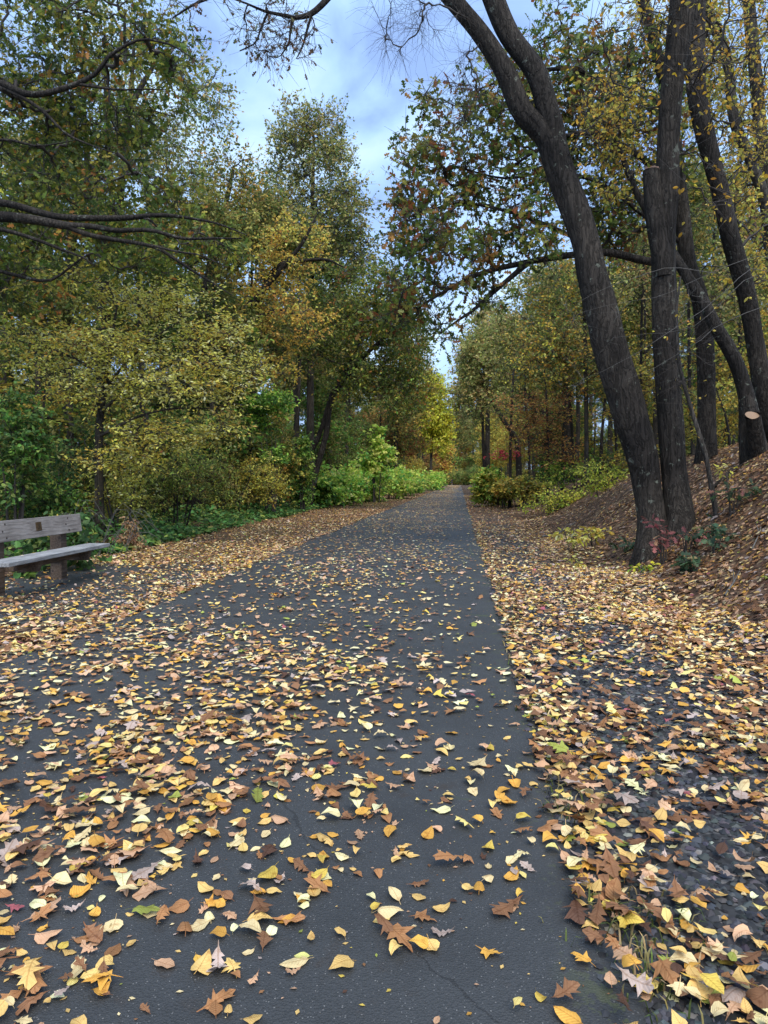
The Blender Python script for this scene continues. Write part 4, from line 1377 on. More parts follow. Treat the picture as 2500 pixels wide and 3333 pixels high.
# ------------------------------------------------------------------ bushes, saplings and low plants
def bush(name, label, category, x, y, w, d, h, seed, palette, leaf='heart', size=.13, n=60, twigs=7, leaves=7, twig_len=.4, flat=.6, upbias=1.1, group=None,
         stems=6, keep=.9, droop=.1, shape=None, twigmat=None):
    rng = np.random.default_rng(seed)
    z = float(land(x, y))
    root = thing(name, label, category, (x, y, z - .02), group)
    sa = Acc()
    limbs = []
    for k in range(stems):
        a = rng.uniform(0, 6.28)
        e = np.array([math.cos(a) * w * .55 * rng.uniform(.3, 1), math.sin(a) * d * .55 * rng.uniform(.3, 1), h * rng.uniform(.55, .9)])
        b0 = np.array([math.cos(a) * w * .12, math.sin(a) * d * .12, -.1])
        pts = [b0, b0 * .5 + e * .35 + np.array([0, 0, h * .12]), e]
        trunk_tube(sa, pts, [.018 * h ** .5, .013 * h ** .5, .005], 5, .05, k, 0, .15)
        limbs.append(np.array(pts))
    link('stems', sa.mesh('stems', twigmat or M_TWIG), root)
    bl = shape or [(rng.uniform(-.5, .5) * w, rng.uniform(-.5, .5) * d, h * rng.uniform(.3, .75), w * .42, d * .42, h * .3) for _ in range(6)]
    pts = local_blob_points(seed + 1, bl, n)
    pts[:, 2] = np.maximum(pts[:, 2], .08)
    br, lv = grow(seed + 2, limbs, pts, leaf=leaf, leaf_size=size, twigs=twigs, leaves=leaves, twig_len=twig_len, palette=palette, flat=flat, upbias=upbias, keep=keep, droop=droop, rt=.004, lite=(y > 20.5 or name == 'thicket_bush'))
    link('branches', br.mesh('branches', twigmat or M_TWIG), root)
    if lv.n:
        link('foliage', lv.mesh('foliage', M_LEAF, smooth=False), root)
    return root


def gx(px, Y):
    return float(at(px, 1566, Y)[0])


# bright green bushes along the left verge
g = 'bright green bushes along the left verge'
LIME = (('#8fae48', 3), ('#a4bc50', 3), ('#74a044', 2.5), ('#bac860', 2), ('#568a44', 1.2), ('#c4c064', .8))
for k, (px_, Y_, w_, d_, h_, lab) in enumerate((
        (1050, 33.5, 1.5, 1.4, 1.9, 'first bright green large-leaved bush at the end of the ivy'),
        (1110, 36, 1.6, 1.6, 2.0, 'second bright green bush of the left verge row'),
        (1165, 38.5, 1.7, 2.0, 2.4, 'third bush of the bright green row, the tallest, below the light green sapling'),
        (1225, 43, 1.8, 2.4, 2.2, 'fourth bright green bush of the left verge row, yellow-green at its foot'),
        (1275, 50, 2.0, 3.0, 2.1, 'fifth bright green bush of the left verge row, mid-way along'),
        (1320, 60, 2.2, 4.0, 2.2, 'sixth bright green bush of the left verge row'),
        (1358, 74, 2.4, 5.0, 2.3, 'seventh bright green bush of the left verge row, last but one'),
        (1392, 96, 2.6, 6.0, 2.5, 'last rounded bright green bush of the left verge row, nearest the runner'))):
    bush('green_bush', lab, 'bush', gx(px_, Y_), Y_, w_, d_, h_, 4001 + 7 * k, LIME, size=.15 + .0017 * Y_, n=100, group=g, keep=.75, twig_len=.5 + .003 * Y_, leaves=6, upbias=.8,
         leaf='oval')
bush('green_sapling', 'pyramid-shaped light green sapling rising above the bright bushes', 'sapling', gx(1225, 41), 41, 1.4, 1.2, 4.4, 4051, LIME, size=.17, n=80, keep=.6, twig_len=.55,
     shape=[(-.2, 0, 2.2, 1.1, .9, .6), (.3, 0, 2.9, .8, .7, .6), (-.1, 0, 3.6, .6, .5, .5), (.15, 0, 4.2, .35, .3, .4)])
bush('green_bush', 'low dark-leaved green bush in front of the leaning pair of stems', 'bush', gx(1010, 31.5), 31.5, 1.1, 1.0, 1.5, 4061, GREEN, size=.16, n=60)
# shrubs behind the ivy strip
bush('yellow_shrub', 'airy shrub with pale yellow leaves behind the dead fern', 'shrub', -6.9, 14.2, 1.6, 1.2, 1.9, 4101, YEL + (('#9aa04a', 3),), leaf='oval', size=.07, n=75, flat=.35, upbias=1.5, keep=.7)
bush('olive_shrub', 'dense olive shrub in the middle of the ivy strip', 'shrub', -7.3, 18.0, 2.0, 1.8, 2.2, 4111, OLIVE + (('#7f9040', 3),), leaf='oval', size=.075, n=130, keep=.85)
bush('olive_shrub', 'twiggy yellow-green shrub just before the bright bushes', 'shrub', -7.4, 23.0, 2.0, 2.2, 2.2, 4121, OLIVE + (('#b0a848', 3), ('#c8b858', 2)), leaf='oval', size=.085, n=130, keep=.85)
bush('olive_shrub', 'tall shrub of mixed green and yellow leaves behind the ivy', 'shrub', -8.6, 21.0, 2.2, 2, 3.2, 4131, GREEN + OLIVE, leaf='oval', size=.09, n=130, keep=.8)
bush('green_shrub', 'green broad-leaved shrub hanging at the left edge over the bench', 'shrub', gx(40, 12), 12, 1.0, 1.0, 2.6, 4141, DEEP + GREEN[:2] + OLIVE[:2], leaf='oval', size=.10, n=85, shape=[(0, 0, 1.9, .75, .6, .55), (-.2, 0, 1.1, .6, .5, .4), (.25, 0, 2.4, .4, .4, .35)], keep=.8)
bush('green_shrub', 'dark green shrub low between the bench and the yellow tree', 'shrub', gx(190, 13.2), 13.2, 1.1, 1.0, 1.6, 4151, DEEP + GREEN + (('#8a8a3a', 2),), leaf='oval', size=.09, n=80, keep=.75)
bush('green_maple_sapling', 'fresh green sapling hanging between the orange maple and the leaning stems', 'sapling', gx(880, 25), 25, 1.4, 1.2, 4.4, 4161, GREEN + (('#8ab648', 4),), leaf='oval', size=.12, n=90,
     shape=[(0, 0, 4.0, 1.0, .8, .45), (-.4, 0, 3.4, .6, .5, .4), (.2, 0, 2.2, .5, .4, .5)])
bush('green_vine', 'narrow column of green vine leaves on a stem behind the olive shrubs', 'vine', gx(985, 28), 28, .7, .6, 3.0, 4171, GREEN, leaf='oval', size=.12, n=60, shape=[(0, 0, 1.2, .3, .3, .9), (0, 0, 2.4, .3, .3, .6)])
bush('yellow_shrub', 'yellow-leaved undergrowth shrub below the orange maple', 'shrub', gx(800, 23.5), 23.5, 1.8, 1.2, 2.6, 4181, GOLD + YEL, leaf='oval', size=.09, n=90, flat=.35, upbias=1.5, keep=.7)
bush('green_shrub', 'green leafy plant with white blossom behind the bench back', 'shrub', -5.75, 9.6, .8, .6, .8, 4191, DEEP + (('#b8ac50', .6),), leaf='heart', size=.10, n=22, keep=.7)
bush('yellow_seedling', 'young plant with yellow and green leaves under the bench back', 'seedling', -5.55, 8.7, .6, .4, .45, 4201, (('#64843a', 3), ('#b09c40', 2), ('#45703a', 2)), leaf='heart', size=.10, n=10, twigs=4, leaves=4, twig_len=.18, stems=4)
# more thicket to hide the feet of the woods
rngb = np.random.default_rng(9)
thk = [bush('thicket_bush', 'x', 'bush', 0, 0, 2.2, 2.0, 2.4, 4301 + 10 * k, pal, leaf='quad', size=.10, n=120, keep=.85, group='thicket') for k, pal in
       enumerate((OLIVE + GREEN[:2], OLIVE_DK + (('#8a8440', 1),), GOLD[2:] + OLIVE_DK, DEEP + OLIVE))]
tl = ['olive', 'dark olive', 'yellowish', 'deep green']
first = [True] * 4
THK = {}
for side, x0 in ((-1, 8.2), (-1, 11.5), (-1, 15), (1, 11), (1, 17), (1, 25)):
    y = 15 if side < 0 else 19
    while y < 120:
        x = side * (x0 + rngb.uniform(-1.2, 1.2)) + (1.4 if side < 0 else -2.2) * float(ss(40, 110, y))
        px, _, _ = project(np.array([x, y, 1.0]))
        if -200 < px < 2700:
            k = int(rngb.integers(4))
            o = thk[k] if first[k] else copy_tree(thk[k])
            first[k] = False
            o.location = (x, y, float(land(x, y)) - .03)
            s = rngb.uniform(.7, 1.25)
            o.scale = (s, s, s * rngb.uniform(.8, 1.2))
            o.rotation_euler = (0, 0, rngb.uniform(0, 6.28))
            o['label'] = tl[k] + ' thicket bush at the feet of the woods ' + ('left' if side < 0 else 'right') + (' of the path near by' if y < 40 else ' of the path further off')
            THK.setdefault((tl[k] + ' thicket bush', 'left' if side < 0 else 'right'), []).append(o)
            o['group'] = 'thicket at the feet of the woods'
        y += rngb.uniform(2.2, 4.2) * (1 + y / 60) * (1 + x0 / 30)
for k in range(22):
    x, y = -12 + k * 1.15, 206 + rngb.uniform(0, 12)
    if -4.2 < x < 1.2:
        y += 14
    kk = 2 if k % 3 else 0
    o = copy_tree(thk[kk])
    o.location = (x, y, float(land(x, y)) - 1.3)
    s = rngb.uniform(2.3, 3.1)
    o.scale = (s, s, s)
    o.rotation_euler = (0, 0, rngb.uniform(0, 6.28))
    o['group'] = 'thicket at the far end of the path'
    o['label'] = tl[kk] + ' thicket bush at the far end of the path'
    THK.setdefault((tl[kk] + ' thicket bush', 'end'), []).append(o)
number_rows(THK, {'left': 'along the feet of the left-hand woods', 'right': 'along the feet of the right-hand woods', 'end': 'closing the far end of the path'})
# right side
bush('yellowing_bush', 'rounded bush with green and yellow leaves on the right verge', 'bush', gx(1618, 35), 35, 1.3, 1.8, 1.9, 4401, LIME[:3] + GOLD + YEL[:1] + GREEN[:2], leaf='oval', size=.17, n=150, twig_len=.45)
bush('olive_bush', 'broader olive-yellow bush right of the rounded one under the red sumac', 'bush', gx(1695, 33), 33, 1.6, 1.6, 1.3, 4411, OLIVE + GOLD, leaf='oval', size=.14, n=120)
bush('red_sumac', 'red sumac with drooping scarlet leaflets above the verge bush', 'shrub', gx(1640, 33.5), 33.5, 1.0, .6, 2.7, 4421, (('#9a3038', 3), ('#a84448', 3), ('#7a2a30', 1)), leaf='oval', size=.14, n=8, twigs=4, leaves=5, twig_len=.5, flat=.3,
     shape=[(-.5, 0, 2.35, .35, .3, .12), (.2, 0, 2.5, .5, .3, .15), (.8, 0, 2.45, .4, .2, .12)], stems=3)
bush('undergrowth_shrub', 'low yellow-green undergrowth left of the twin trunks at the bank foot', 'shrub', gx(1800, 24), 24, 1.5, 1.2, .8, 4431, (('#9aa83c', 3), ('#b8b04a', 3), ('#6f8a38', 2), ('#d0b848', 1)), leaf='oval', size=.09, n=60, keep=.55)
bush('undergrowth_shrub', 'yellow-green undergrowth touching the left side of the twin trunks', 'shrub', gx(1960, 20), 20, 1.2, .9, .9, 4441, (('#c0b04a', 3), ('#9aa83c', 2), ('#7f8a38', 2)), leaf='oval', size=.08, n=45, keep=.5)
bush('undergrowth_shrub', 'green undergrowth with hanging vines behind the low yellow-green shrubs', 'shrub', gx(1880, 29), 29, 2.2, 1.4, 1.5, 4451, (('#7f9a3c', 3), ('#a8b04a', 3), ('#55803a', 2)), leaf='oval', size=.10, n=70, keep=.55)
bush('golden_shrub', 'golden shrub in the gap right of the twin trunks', 'shrub', gx(2330, 19), 19, 1.5, 1.2, 2.2, 4461, GOLD + OLIVE, leaf='oval', size=.09, n=80, flat=.4, keep=.65)
bush('golden_shrub', 'sparse golden shrub beside the sawn stem at the bank top', 'shrub', gx(2395, 16), 16, 1.0, 1.0, 1.7, 4471, GOLD, leaf='oval', size=.08, n=50, flat=.4, keep=.55)


def seedling(name, label, px, py, Y, seed, pal, size, n, h=.35, spread=.25, leaf='oak', leaves=3, twigs=3):
    p = at(px, py, Y)
    x, y = p[0], p[1]
    return bush(name, label, 'seedling', x, y, spread, spread, h, seed, pal, leaf=leaf, size=size, n=n, twigs=twigs, leaves=leaves, twig_len=.14, stems=4, flat=.4, upbias=1.5, droop=.1,
                shape=[(0, 0, h * .7, spread, spread, h * .3)])


REDS = (('#7a4648', 3), ('#8a5a58', 2), ('#6e443e', 2), ('#80604e', 1))
DKO = (('#2c4230', 3), ('#3a5038', 3), ('#485c40', 2), ('#66603c', 1.4))
seedling('oak_seedling', 'red-leaved oak seedling in front of the twin trunks', 2160, 1780, 9.7, 4501, REDS, .10, 7, .6, .2)
seedling('oak_seedling', 'second red oak seedling, lower, right of the first', 2235, 1790, 9.6, 4511, REDS + DKO[:1], .10, 5, .4, .2)
seedling('oak_seedling', 'dark green oak seedling at the right foot of the twin trunks', 2330, 1850, 9.0, 4521, DKO, .11, 9, .38, .3)
seedling('oak_seedling', 'low dark green oak seedling nearest the path on the bank', 2260, 1885, 8.6, 4531, DKO, .11, 7, .25, .24)
seedling('oak_seedling', 'dusty pink and green oak seedling behind the dark green ones', 2385, 1740, 9.9, 4541, DKO + REDS[3:] + (('#a8786a', 2),), .11, 7, .45, .28)
seedling('yellow_seedling', 'pale yellow seedling spreading low left of the twin trunks', 1860, 1785, 12.6, 4551, YEL, .10, 12, .42, .34, 'oval', 4)
seedling('yellow_seedling', 'second yellow seedling right beside the first one', 1935, 1765, 12.9, 4561, YEL + GOLD[:1], .10, 9, .42, .25, 'oval', 4)
seedling('yellow_seedling', 'tiny yellow seedling low on the slope in front of the pale one', 1880, 1835, 11.0, 4571, YEL, .07, 6, .2, .16, 'oval', 3)
seedling('yellow_seedling', 'yellow-green seedling at the left foot of the twin trunks', 2100, 1850, 9.6, 4581, (('#b8b83c', 3), ('#6f9a34', 2)), .07, 6, .16, .15, 'oval', 3)
seedling('yellow_seedling', 'yellow seedling on the bank right of the grey sapling', 2370, 1640, 11.2, 4591, YEL, .08, 5, .25, .2, 'oval', 3)
seedling('green_seedling', 'dull green seedling flat on the litter left of the twin trunks', 2040, 1800, 11.5, 4601, DKO, .1, 8, .2, .22, 'oak')

# withered fern beside the bench
p = at(430, 1800, 12.4)
fx, fy = float(p[0]), float(p[1])
bush('withered_fern', 'curled brown withered fern between the bench and the ivy', 'fern', fx, fy, .35, .3, .62, 4651, (('#8a6a4c', 3), ('#a58a68', 3), ('#6e5038', 2)), leaf='oval', size=.06, n=26, twigs=6, leaves=6,
     twig_len=.16, flat=.9, upbias=.2, droop=.3, stems=5, shape=[(0, 0, .22, .3, .2, .16), (-.05, 0, .48, .07, .06, .14)])


# ivy: ground cover nobody could count
def build_ivy():
    rng = np.random.default_rng(55)
    lv, st = Acc(), Acc()
    N = 22000
    y = 11.5 + (rng.random(N) ** 1.35) * 22
    x = -5.75 - .018 * (y - 12) - rng.random(N) ** 1.2 * 3.2
    dn = vn(x * .8, y * .8)
    k = rng.random(N) < np.clip((dn - .15) * 1.7, .1, 1) * (.35 + .65 * ss(-5.7, -6.2, x + (vn(y * .9, 4) - .5) * .7))
    x, y = x[k], y[k]
    n = len(x)
    h = .04 + rng.random(n) ** 1.3 * (.10 + .30 * ss(-6.0, -7.2, x)) * (.4 + vn(x * 1.3, y * 1.3))
    pos = np.stack([x, y, land(x, y) + h], 1)
    a = rng.uniform(0, 6.28, n)
    ax = np.stack([np.cos(a), np.sin(a), rng.normal(-.15, .25, n)], 1)
    nr = unit(rng.normal(0, .45, (n, 3)) + np.array([0, -.15, 1.1]))
    place_leaves(lv, 'heart', pos, ax, nr, rng.uniform(.07, .14, n), 1.5 * pick_cols(rng, DEEP + (('#5c8a4a', 2), ('#8a9a4a', .5)), n, .25))
    link('ivy', lv.mesh('ivy', M_LEAF, smooth=False), kind='stuff', label='dark green ivy covering the ground along the left verge', category='ivy')


def build_grass():
    """thin grass: tufts at the pavement's edge and on the left verge, low weeds on the right"""
    rng = np.random.default_rng(66)
    acc = Acc()
    P = []
    for cx, cy, s, n in ((.50, 2.05, .10, 90), (.44, 2.7, .05, 40), (.8, 1.75, .12, 60), (1.25, 2.3, .12, 50), (.47, 3.9, .06, 30), (1.5, 3.2, .2, 60), (.95, 1.5, .1, 40), (2.1, 3.6, .3, 60), (1.9, 2.6, .2, 50)):
        P.append(np.stack([rng.normal(cx, s, n), rng.normal(cy, s, n)], 1))
    for _ in range(26):
        cy = 1.6 + rng.random() ** 1.4 * 14
        P.append(np.stack([rng.normal(float(edge_r(cy)) + .05, .035, 26), rng.normal(cy, .09, 26)], 1))
    n = 9000
    y = 6 + rng.random(n) ** 1.3 * 45
    x = -3.5 - rng.random(n) * 2.5
    k = rng.random(n) < ss(.42, .7, vn(x * 1.1, y * .7))
    P.append(np.stack([x, y], 1)[k])
    P = np.vstack(P)
    n = len(P)
    z = ground(P[:, 0], P[:, 1])
    a = rng.uniform(0, 6.28, n)
    d = np.stack([np.cos(a), np.sin(a)], 1)
    L = rng.uniform(.018, .055, n)
    w = .0022 + .0003 * P[:, 1]
    side = np.stack([-d[:, 1], d[:, 0], np.zeros(n)], 1) * w[:, None]
    b = np.column_stack([P, z])
    m = b + np.column_stack([d * .3 * L[:, None], .75 * L])
    t = b + np.column_stack([d * .9 * L[:, None], .9 * L])
    V = np.stack([b - side, b + side, m + side * .8, m - side * .8, t], 1)
    i = np.arange(n)[:, None] * 5
    acc.add(V.reshape(-1, 3), [i + np.array([0, 1, 2, 3]), i + np.array([3, 2, 4])],
            np.repeat(pick_cols(rng, (('#5c6634', 3), ('#8a8050', 3), ('#48582c', 2), ('#9a8660', 3)), n, .2), 5, 0))
    link('grass', acc.mesh('grass', M_GRASS, smooth=False), kind='stuff', label='thin grass blades on the verges', category='grass')


build_ivy()
build_grass()

# wild grape stalks and dead canes by the bench
ca = Acc()
rngc = np.random.default_rng(31)
root = thing('dead_canes', 'tangle of thin pale dead canes arching between the bench and the ivy', 'canes', (-6.0, 11.2, 0))
for k in range(16):
    p0 = np.array([rngc.uniform(-.6, .6), rngc.uniform(-.6, .8), 0])
    a = rngc.uniform(-.6, .9)
    L = rngc.uniform(.5, 1.2)
    hgt = rngc.uniform(.2, .75)
    p2 = p0 + np.array([math.cos(a) * L, math.sin(a) * L * .5, hgt * rngc.uniform(.1, .9)])
    p1 = (p0 + p2) / 2 + np.array([0, 0, hgt])
    link('cane', (lambda A: (A.tube(resample([p0, p1, p2], 9), np.linspace(.006, .0025, 9), 5), A.mesh('cane', M_TWIGG))[1])(Acc()), root)

# sticks lying on the leaf-strewn bank, and a dead log at its top
stk = (((2330, 1905), (2390, 1850), (2440, 1815), 7.6, .009, 'forked grey stick lying on the bank nearest the lower right'),
       ((2010, 1868), (2075, 1850), (2150, 1822), 9.2, .008, 'thin stick lying in the litter in front of the twin trunks'),
       ((1760, 1700), (1820, 1690), (1880, 1700), 17, .02, 'short dead branch lying on the litter left of the twin trunks'),
       ((2290, 1640), (2380, 1590), (2440, 1555), 11.6, .028, 'dark dead log lying up the bank below the sawn stem'),
       ((2420, 1760), (2470, 1735), (2510, 1730), 8.6, .008, 'pale stick lying on the bank at the right edge'))
for k, (a, b, c, Y_, r_, lab) in enumerate(stk):
    q = [at(p_[0], p_[1], Y_) for p_ in (a, b, c)]
    q = [np.array([v[0], Y_ + .25 * (j - 1), 0]) for j, v in enumerate(q)]
    for v in q:
        v[2] = float(land(v[0], v[1])) + r_ + .012
    root = thing('fallen_stick' if r_ < .025 else 'dead_log', lab, 'stick' if r_ < .025 else 'log', tuple(q[0]))
    A_ = Acc()
    trunk_tube(A_, np.array(q) - q[0], [r_, r_ * .9, r_ * .5], 8, .12, k + 3, 0, .06)
    link('stem', A_.mesh('stem', M_TWIGG if r_ < .025 else M_BARK), root)
    A_ = Acc()
    m_ = (q[1] - q[0])
    A_.tube(resample([m_, m_ + (q[2] - q[1]) * .4 + [0, .08, .04], m_ + (q[2] - q[1]) * .7 + [.02, .2, .03]], 6), np.linspace(r_ * .6, r_ * .2, 6), 5)
    link('side_twig', A_.mesh('side_twig', M_TWIGG if r_ < .025 else M_BARK), root)


# ------------------------------------------------------------------ the bench
import bmesh


def box_mesh(name, size, mat, bev=.006, cut=None, seg=2):
    bm = bmesh.new()
    bmesh.ops.create_cube(bm, size=1)
    for v in bm.verts:
        v.co = Vector((v.co.x * size[0], v.co.y * size[1], v.co.z * size[2]))
        if cut:
            v.co = Vector(cut(v.co))
    bmesh.ops.bevel(bm, geom=bm.edges[:], offset=bev, segments=seg, affect='EDGES', profile=.6)
    me = bpy.data.meshes.new(name)
    bm.to_mesh(me)
    bm.free()
    me.materials.append(mat)
    return me


def build_bench():
    root = thing('park_bench', 'weathered grey timber bench with small plaque on its back board', 'bench', (-5.0, 7.3, .012))
    root.rotation_euler = (0, 0, math.radians(2.2))
    # local: x towards the path, y along the bench, z up; posts at y = 0 and 1.42
    # posts: far one nearer the end of the boards
    for yy in (0.0, 1.35):
        o = link('post', box_mesh('post', (.145, .145, .82), M_WOODP, .008), root)
        o.data.transform(Matrix.Rotation(0, 4, 'Z'))
        o.location = (0, yy, .30)
    b = link('back_board', box_mesh('back_board', (.042, 2.34, .232), M_WOODB, .006), root)
    b.location = (.096, .55, .690)
    b.rotation_euler = (0, math.radians(-7), 0)
    s = link('seat_board', box_mesh('seat_board', (.30, 2.26, .045), M_WOODS, .007), root)
    s.location = (.40, .49, .405)
    ap = link('front_rail', box_mesh('front_rail', (.042, 1.62, .10), M_WOODP, .005), root)
    ap.location = (.315, .675, .332)
    for yy in (0.0, 1.35):
        # bracket arm, its lower front corner rounded off
        def cut(c, _=0):
            x, y, z = c
            if x > 0 and z < 0:
                x -= .05
            return (x, y, z)
        a = link('support_arm', box_mesh('support_arm', (.56, .065, .135), M_WOODP, .012, cut, 3), root)
        a.location = (.205, yy + (.106 if yy == 0 else -.106), .314)
    # plaque and bolts
    pl = link('plaque', box_mesh('plaque', (.006, .115, .10), mat_plain('bronze_plaque', (.115, .075, .04), .45, .5, 40, .3, .001), .0015), b)
    pl.location = (.0245, .14, .012)
    mk = mat_plain('plaque_mark', (.028, .02, .014), .6, .2, 40, .2)
    marks = bmesh.new()
    em = link('emblem', None, pl) if False else None
    for (cy, cz, wy, wz, rot) in ((.004, .018, .026, .012, .2), (.0, .0, .012, .026, -.15), (-.004, -.022, .024, .010, .1)):
        o = link('emblem', box_mesh('emblem', (.003, wy, wz), mk, .001), pl)
        o.location = (.004, cy, cz)
        o.rotation_euler = (rot, 0, 0)
    bolt = mat_plain('bolt_steel', (.05, .045, .042), .5, .7, 30, .3)
    for yy in (0.0, 1.35):
        for dz in (-.075, 0.0, .075):
            bm = bmesh.new()
            bmesh.ops.create_cone(bm, cap_ends=True, segments=8, radius1=.011, radius2=.009, depth=.008)
            bmesh.ops.rotate(bm, cent=(0, 0, 0), matrix=Matrix.Rotation(math.pi / 2, 3, 'Y'), verts=bm.verts[:])
            me = bpy.data.meshes.new('bolt')
            bm.to_mesh(me)
            bm.free()
            me.materials.append(bolt)
            o = link('bolt', me, b)
            o.location = (.024, yy - .55 + (.03 if dz else -.03), dz)
    return root


build_bench()


# ------------------------------------------------------------------ the runner far down the path
def skin_mesh(name, verts, edges, radii, mat, rootv=0, sub=1):
    me = bpy.data.meshes.new(name)
    me.from_pydata([tuple(v) for v in verts], edges, [])
    o = bpy.data.objects.new(name, me)
    C.objects.link(o)
    sk = o.modifiers.new('skin', 'SKIN')
    sk.use_smooth_shade = True
    if not me.skin_vertices:
        bpy.context.view_layer.objects.active = o
    for i, r in enumerate(radii):
        sv = me.skin_vertices[0].data[i]
        sv.radius = (r, r) if not isinstance(r, tuple) else r
        sv.use_root = (i == rootv)
    sb_ = o.modifiers.new('sub', 'SUBSURF')
    sb_.levels = sb_.render_levels = sub
    dg = bpy.context.evaluated_depsgraph_get()
    res = bpy.data.meshes.new_from_object(o.evaluated_get(dg))
    bpy.data.objects.remove(o)
    res.name = name
    res.materials.clear()
    res.materials.append(mat)
    for pgn in res.polygons:
        pgn.use_smooth = True
    return res


def build_runner():
    x = float(at(1471, 1580, 196)[0])
    skin = mat_plain('skin', (.30, .17, .115), .6, 0, 8, .1)
    black = mat_plain('black_cloth', (.012, .012, .014), .85, 0, 30, .3)
    white = mat_plain('white_shoe', (.72, .72, .72), .6, 0, 20, .1)
    hair = mat_plain('dark_hair', (.02, .015, .012), .6, 0, 40, .3)
    r = thing('person', 'runner dressed in black with pale shoes far down the path', 'person', (x, 196, .02))
    r.rotation_euler = (0, 0, math.radians(8))
    # joints; running away from the viewer (+y), left foot on the ground, right leg swung back
    V = [(0, 0, .98), (0, .02, 1.18), (0, .04, 1.35), (0, .05, 1.47), (0, .06, 1.55), (0, .075, 1.70),          # 0 pelvis..5 head top
         (-.17, .04, 1.42), (-.25, -.10, 1.18), (-.20, .14, 1.12), (-.19, .22, 1.16),                            # 6 l shoulder, elbow, wrist, hand
         (.17, .04, 1.42), (.26, -.05, 1.17), (.16, .16, 1.20), (.13, .22, 1.24),                                # 10 r shoulder ...
         (-.09, .0, .92), (-.10, .12, .52), (-.09, .02, .10), (-.09, .16, .04),                                  # 14 l hip, knee, ankle, toe
         (.09, .0, .92), (.11, .10, .53), (.11, -.30, .42), (.11, -.38, .30)]                                    # 18 r hip ...
    E = [(0, 1), (1, 2), (2, 3), (3, 4), (4, 5), (2, 6), (6, 7), (7, 8), (8, 9), (2, 10), (10, 11), (11, 12), (12, 13),
         (0, 14), (14, 15), (15, 16), (16, 17), (0, 18), (18, 19), (19, 20), (20, 21)]
    R_ = [.13, .12, .14, .06, .085, .075, .065, .045, .035, .035, .065, .045, .035, .035, .09, .06, .04, .035, .09, .06, .04, .035]
    link('body', skin_mesh('body', V, E, R_, skin), r)
    tv = [V[0], V[1], V[2], (0, .045, 1.45), V[6], V[7], V[10], V[11], (-.205, .11, 1.13), (.17, .13, 1.19)]
    link('running_top', skin_mesh('running_top', tv, [(0, 1), (1, 2), (2, 3), (2, 4), (4, 5), (2, 6), (6, 7), (5, 8), (7, 9)], [.17, .165, .185, .09, .095, .075, .095, .075, .05, .05], black), r)
    sv = [(0, .01, 1.08), V[14], (-.097, .08, .62), V[18], (.105, .07, .62)]
    link('shorts', skin_mesh('shorts', sv, [(0, 1), (1, 2), (0, 3), (3, 4)], [.17, .125, .11, .125, .11], black), r)
    for a, c in ((V[16], V[17]), (V[20], V[21])):
        a, c = np.array(a), np.array(c)
        link('shoe', skin_mesh('shoe', [a + (c - a) * .2 - [0, 0, .03], a + (c - a) * .6 - [0, 0, .015], c], [(0, 1), (1, 2)], [.055, .052, .04], white), r)
    link('hair', skin_mesh('hair', [(0, .05, 1.60), (0, .055, 1.68), (0, .06, 1.73)], [(0, 1), (1, 2)], [.09, .10, .07], hair), r)


build_runner()


# ------------------------------------------------------------------ gravel
def build_gravel():
    rng = np.random.default_rng(88)
    N = 26000
    y = 1.0 + rng.random(N) ** 1.6 * 9
    x = .34 + rng.random(N) ** 1.15 * 1.95
    px, py, d = project(np.stack([x, y, 0 * x], 1))
    k = (px < 2900) & (py < 3650) & ((x > edge_r(y)) | (rng.random(N) < .12)) & (rng.random(N) < ss(.22, .42, vn(x * 1.1 + 4, y * .9) + .28 * ss(1.9, .9, x)))
    x, y = x[k], y[k]
    n = len(x)
    s = rng.uniform(.007, .019, n) * (1 + .06 * y)
    base = np.array([[1, 0, 0], [.3, .95, .1], [-.8, .6, 0], [-.8, -.6, .1], [.3, -.95, 0], [.1, .1, .75], [.45, -.25, .6]])
    f = np.array([[0, 1, 5], [1, 2, 5], [2, 3, 5], [3, 6, 5], [3, 4, 6], [4, 0, 6], [0, 5, 6]])
    V = base[None] * rng.uniform(.7, 1.25, (n, 7, 3)) * s[:, None, None] * np.array([1.15, .9, .75])
    a = rng.uniform(0, 6.28, n)
    c_, s_ = np.cos(a)[:, None], np.sin(a)[:, None]
    X = V[..., 0] * c_ - V[..., 1] * s_
    Yv = V[..., 0] * s_ + V[..., 1] * c_
    W = np.stack([X + x[:, None], Yv + y[:, None], V[..., 2] + land(x, y)[:, None] + rng.uniform(-.003, .004, n)[:, None] + np.where(x < edge_r(y), .02, 0)[:, None]], -1)
    col = pick_cols(rng, (('#33363a', 4), ('#45484c', 3), ('#26282b', 3), ('#6a6866', .7), ('#8a8680', .15)), n, .25)
    F = (f[None] + (np.arange(n) * 7)[:, None, None]).reshape(-1, 3)
    link('gravel', make_mesh('gravel', W.reshape(-1, 3), [F], M_GRAVEL, np.repeat(col, 7, 0), smooth=False), kind='stuff',
         label='dark grey crushed stone beside the pavement', category='gravel')


build_gravel()

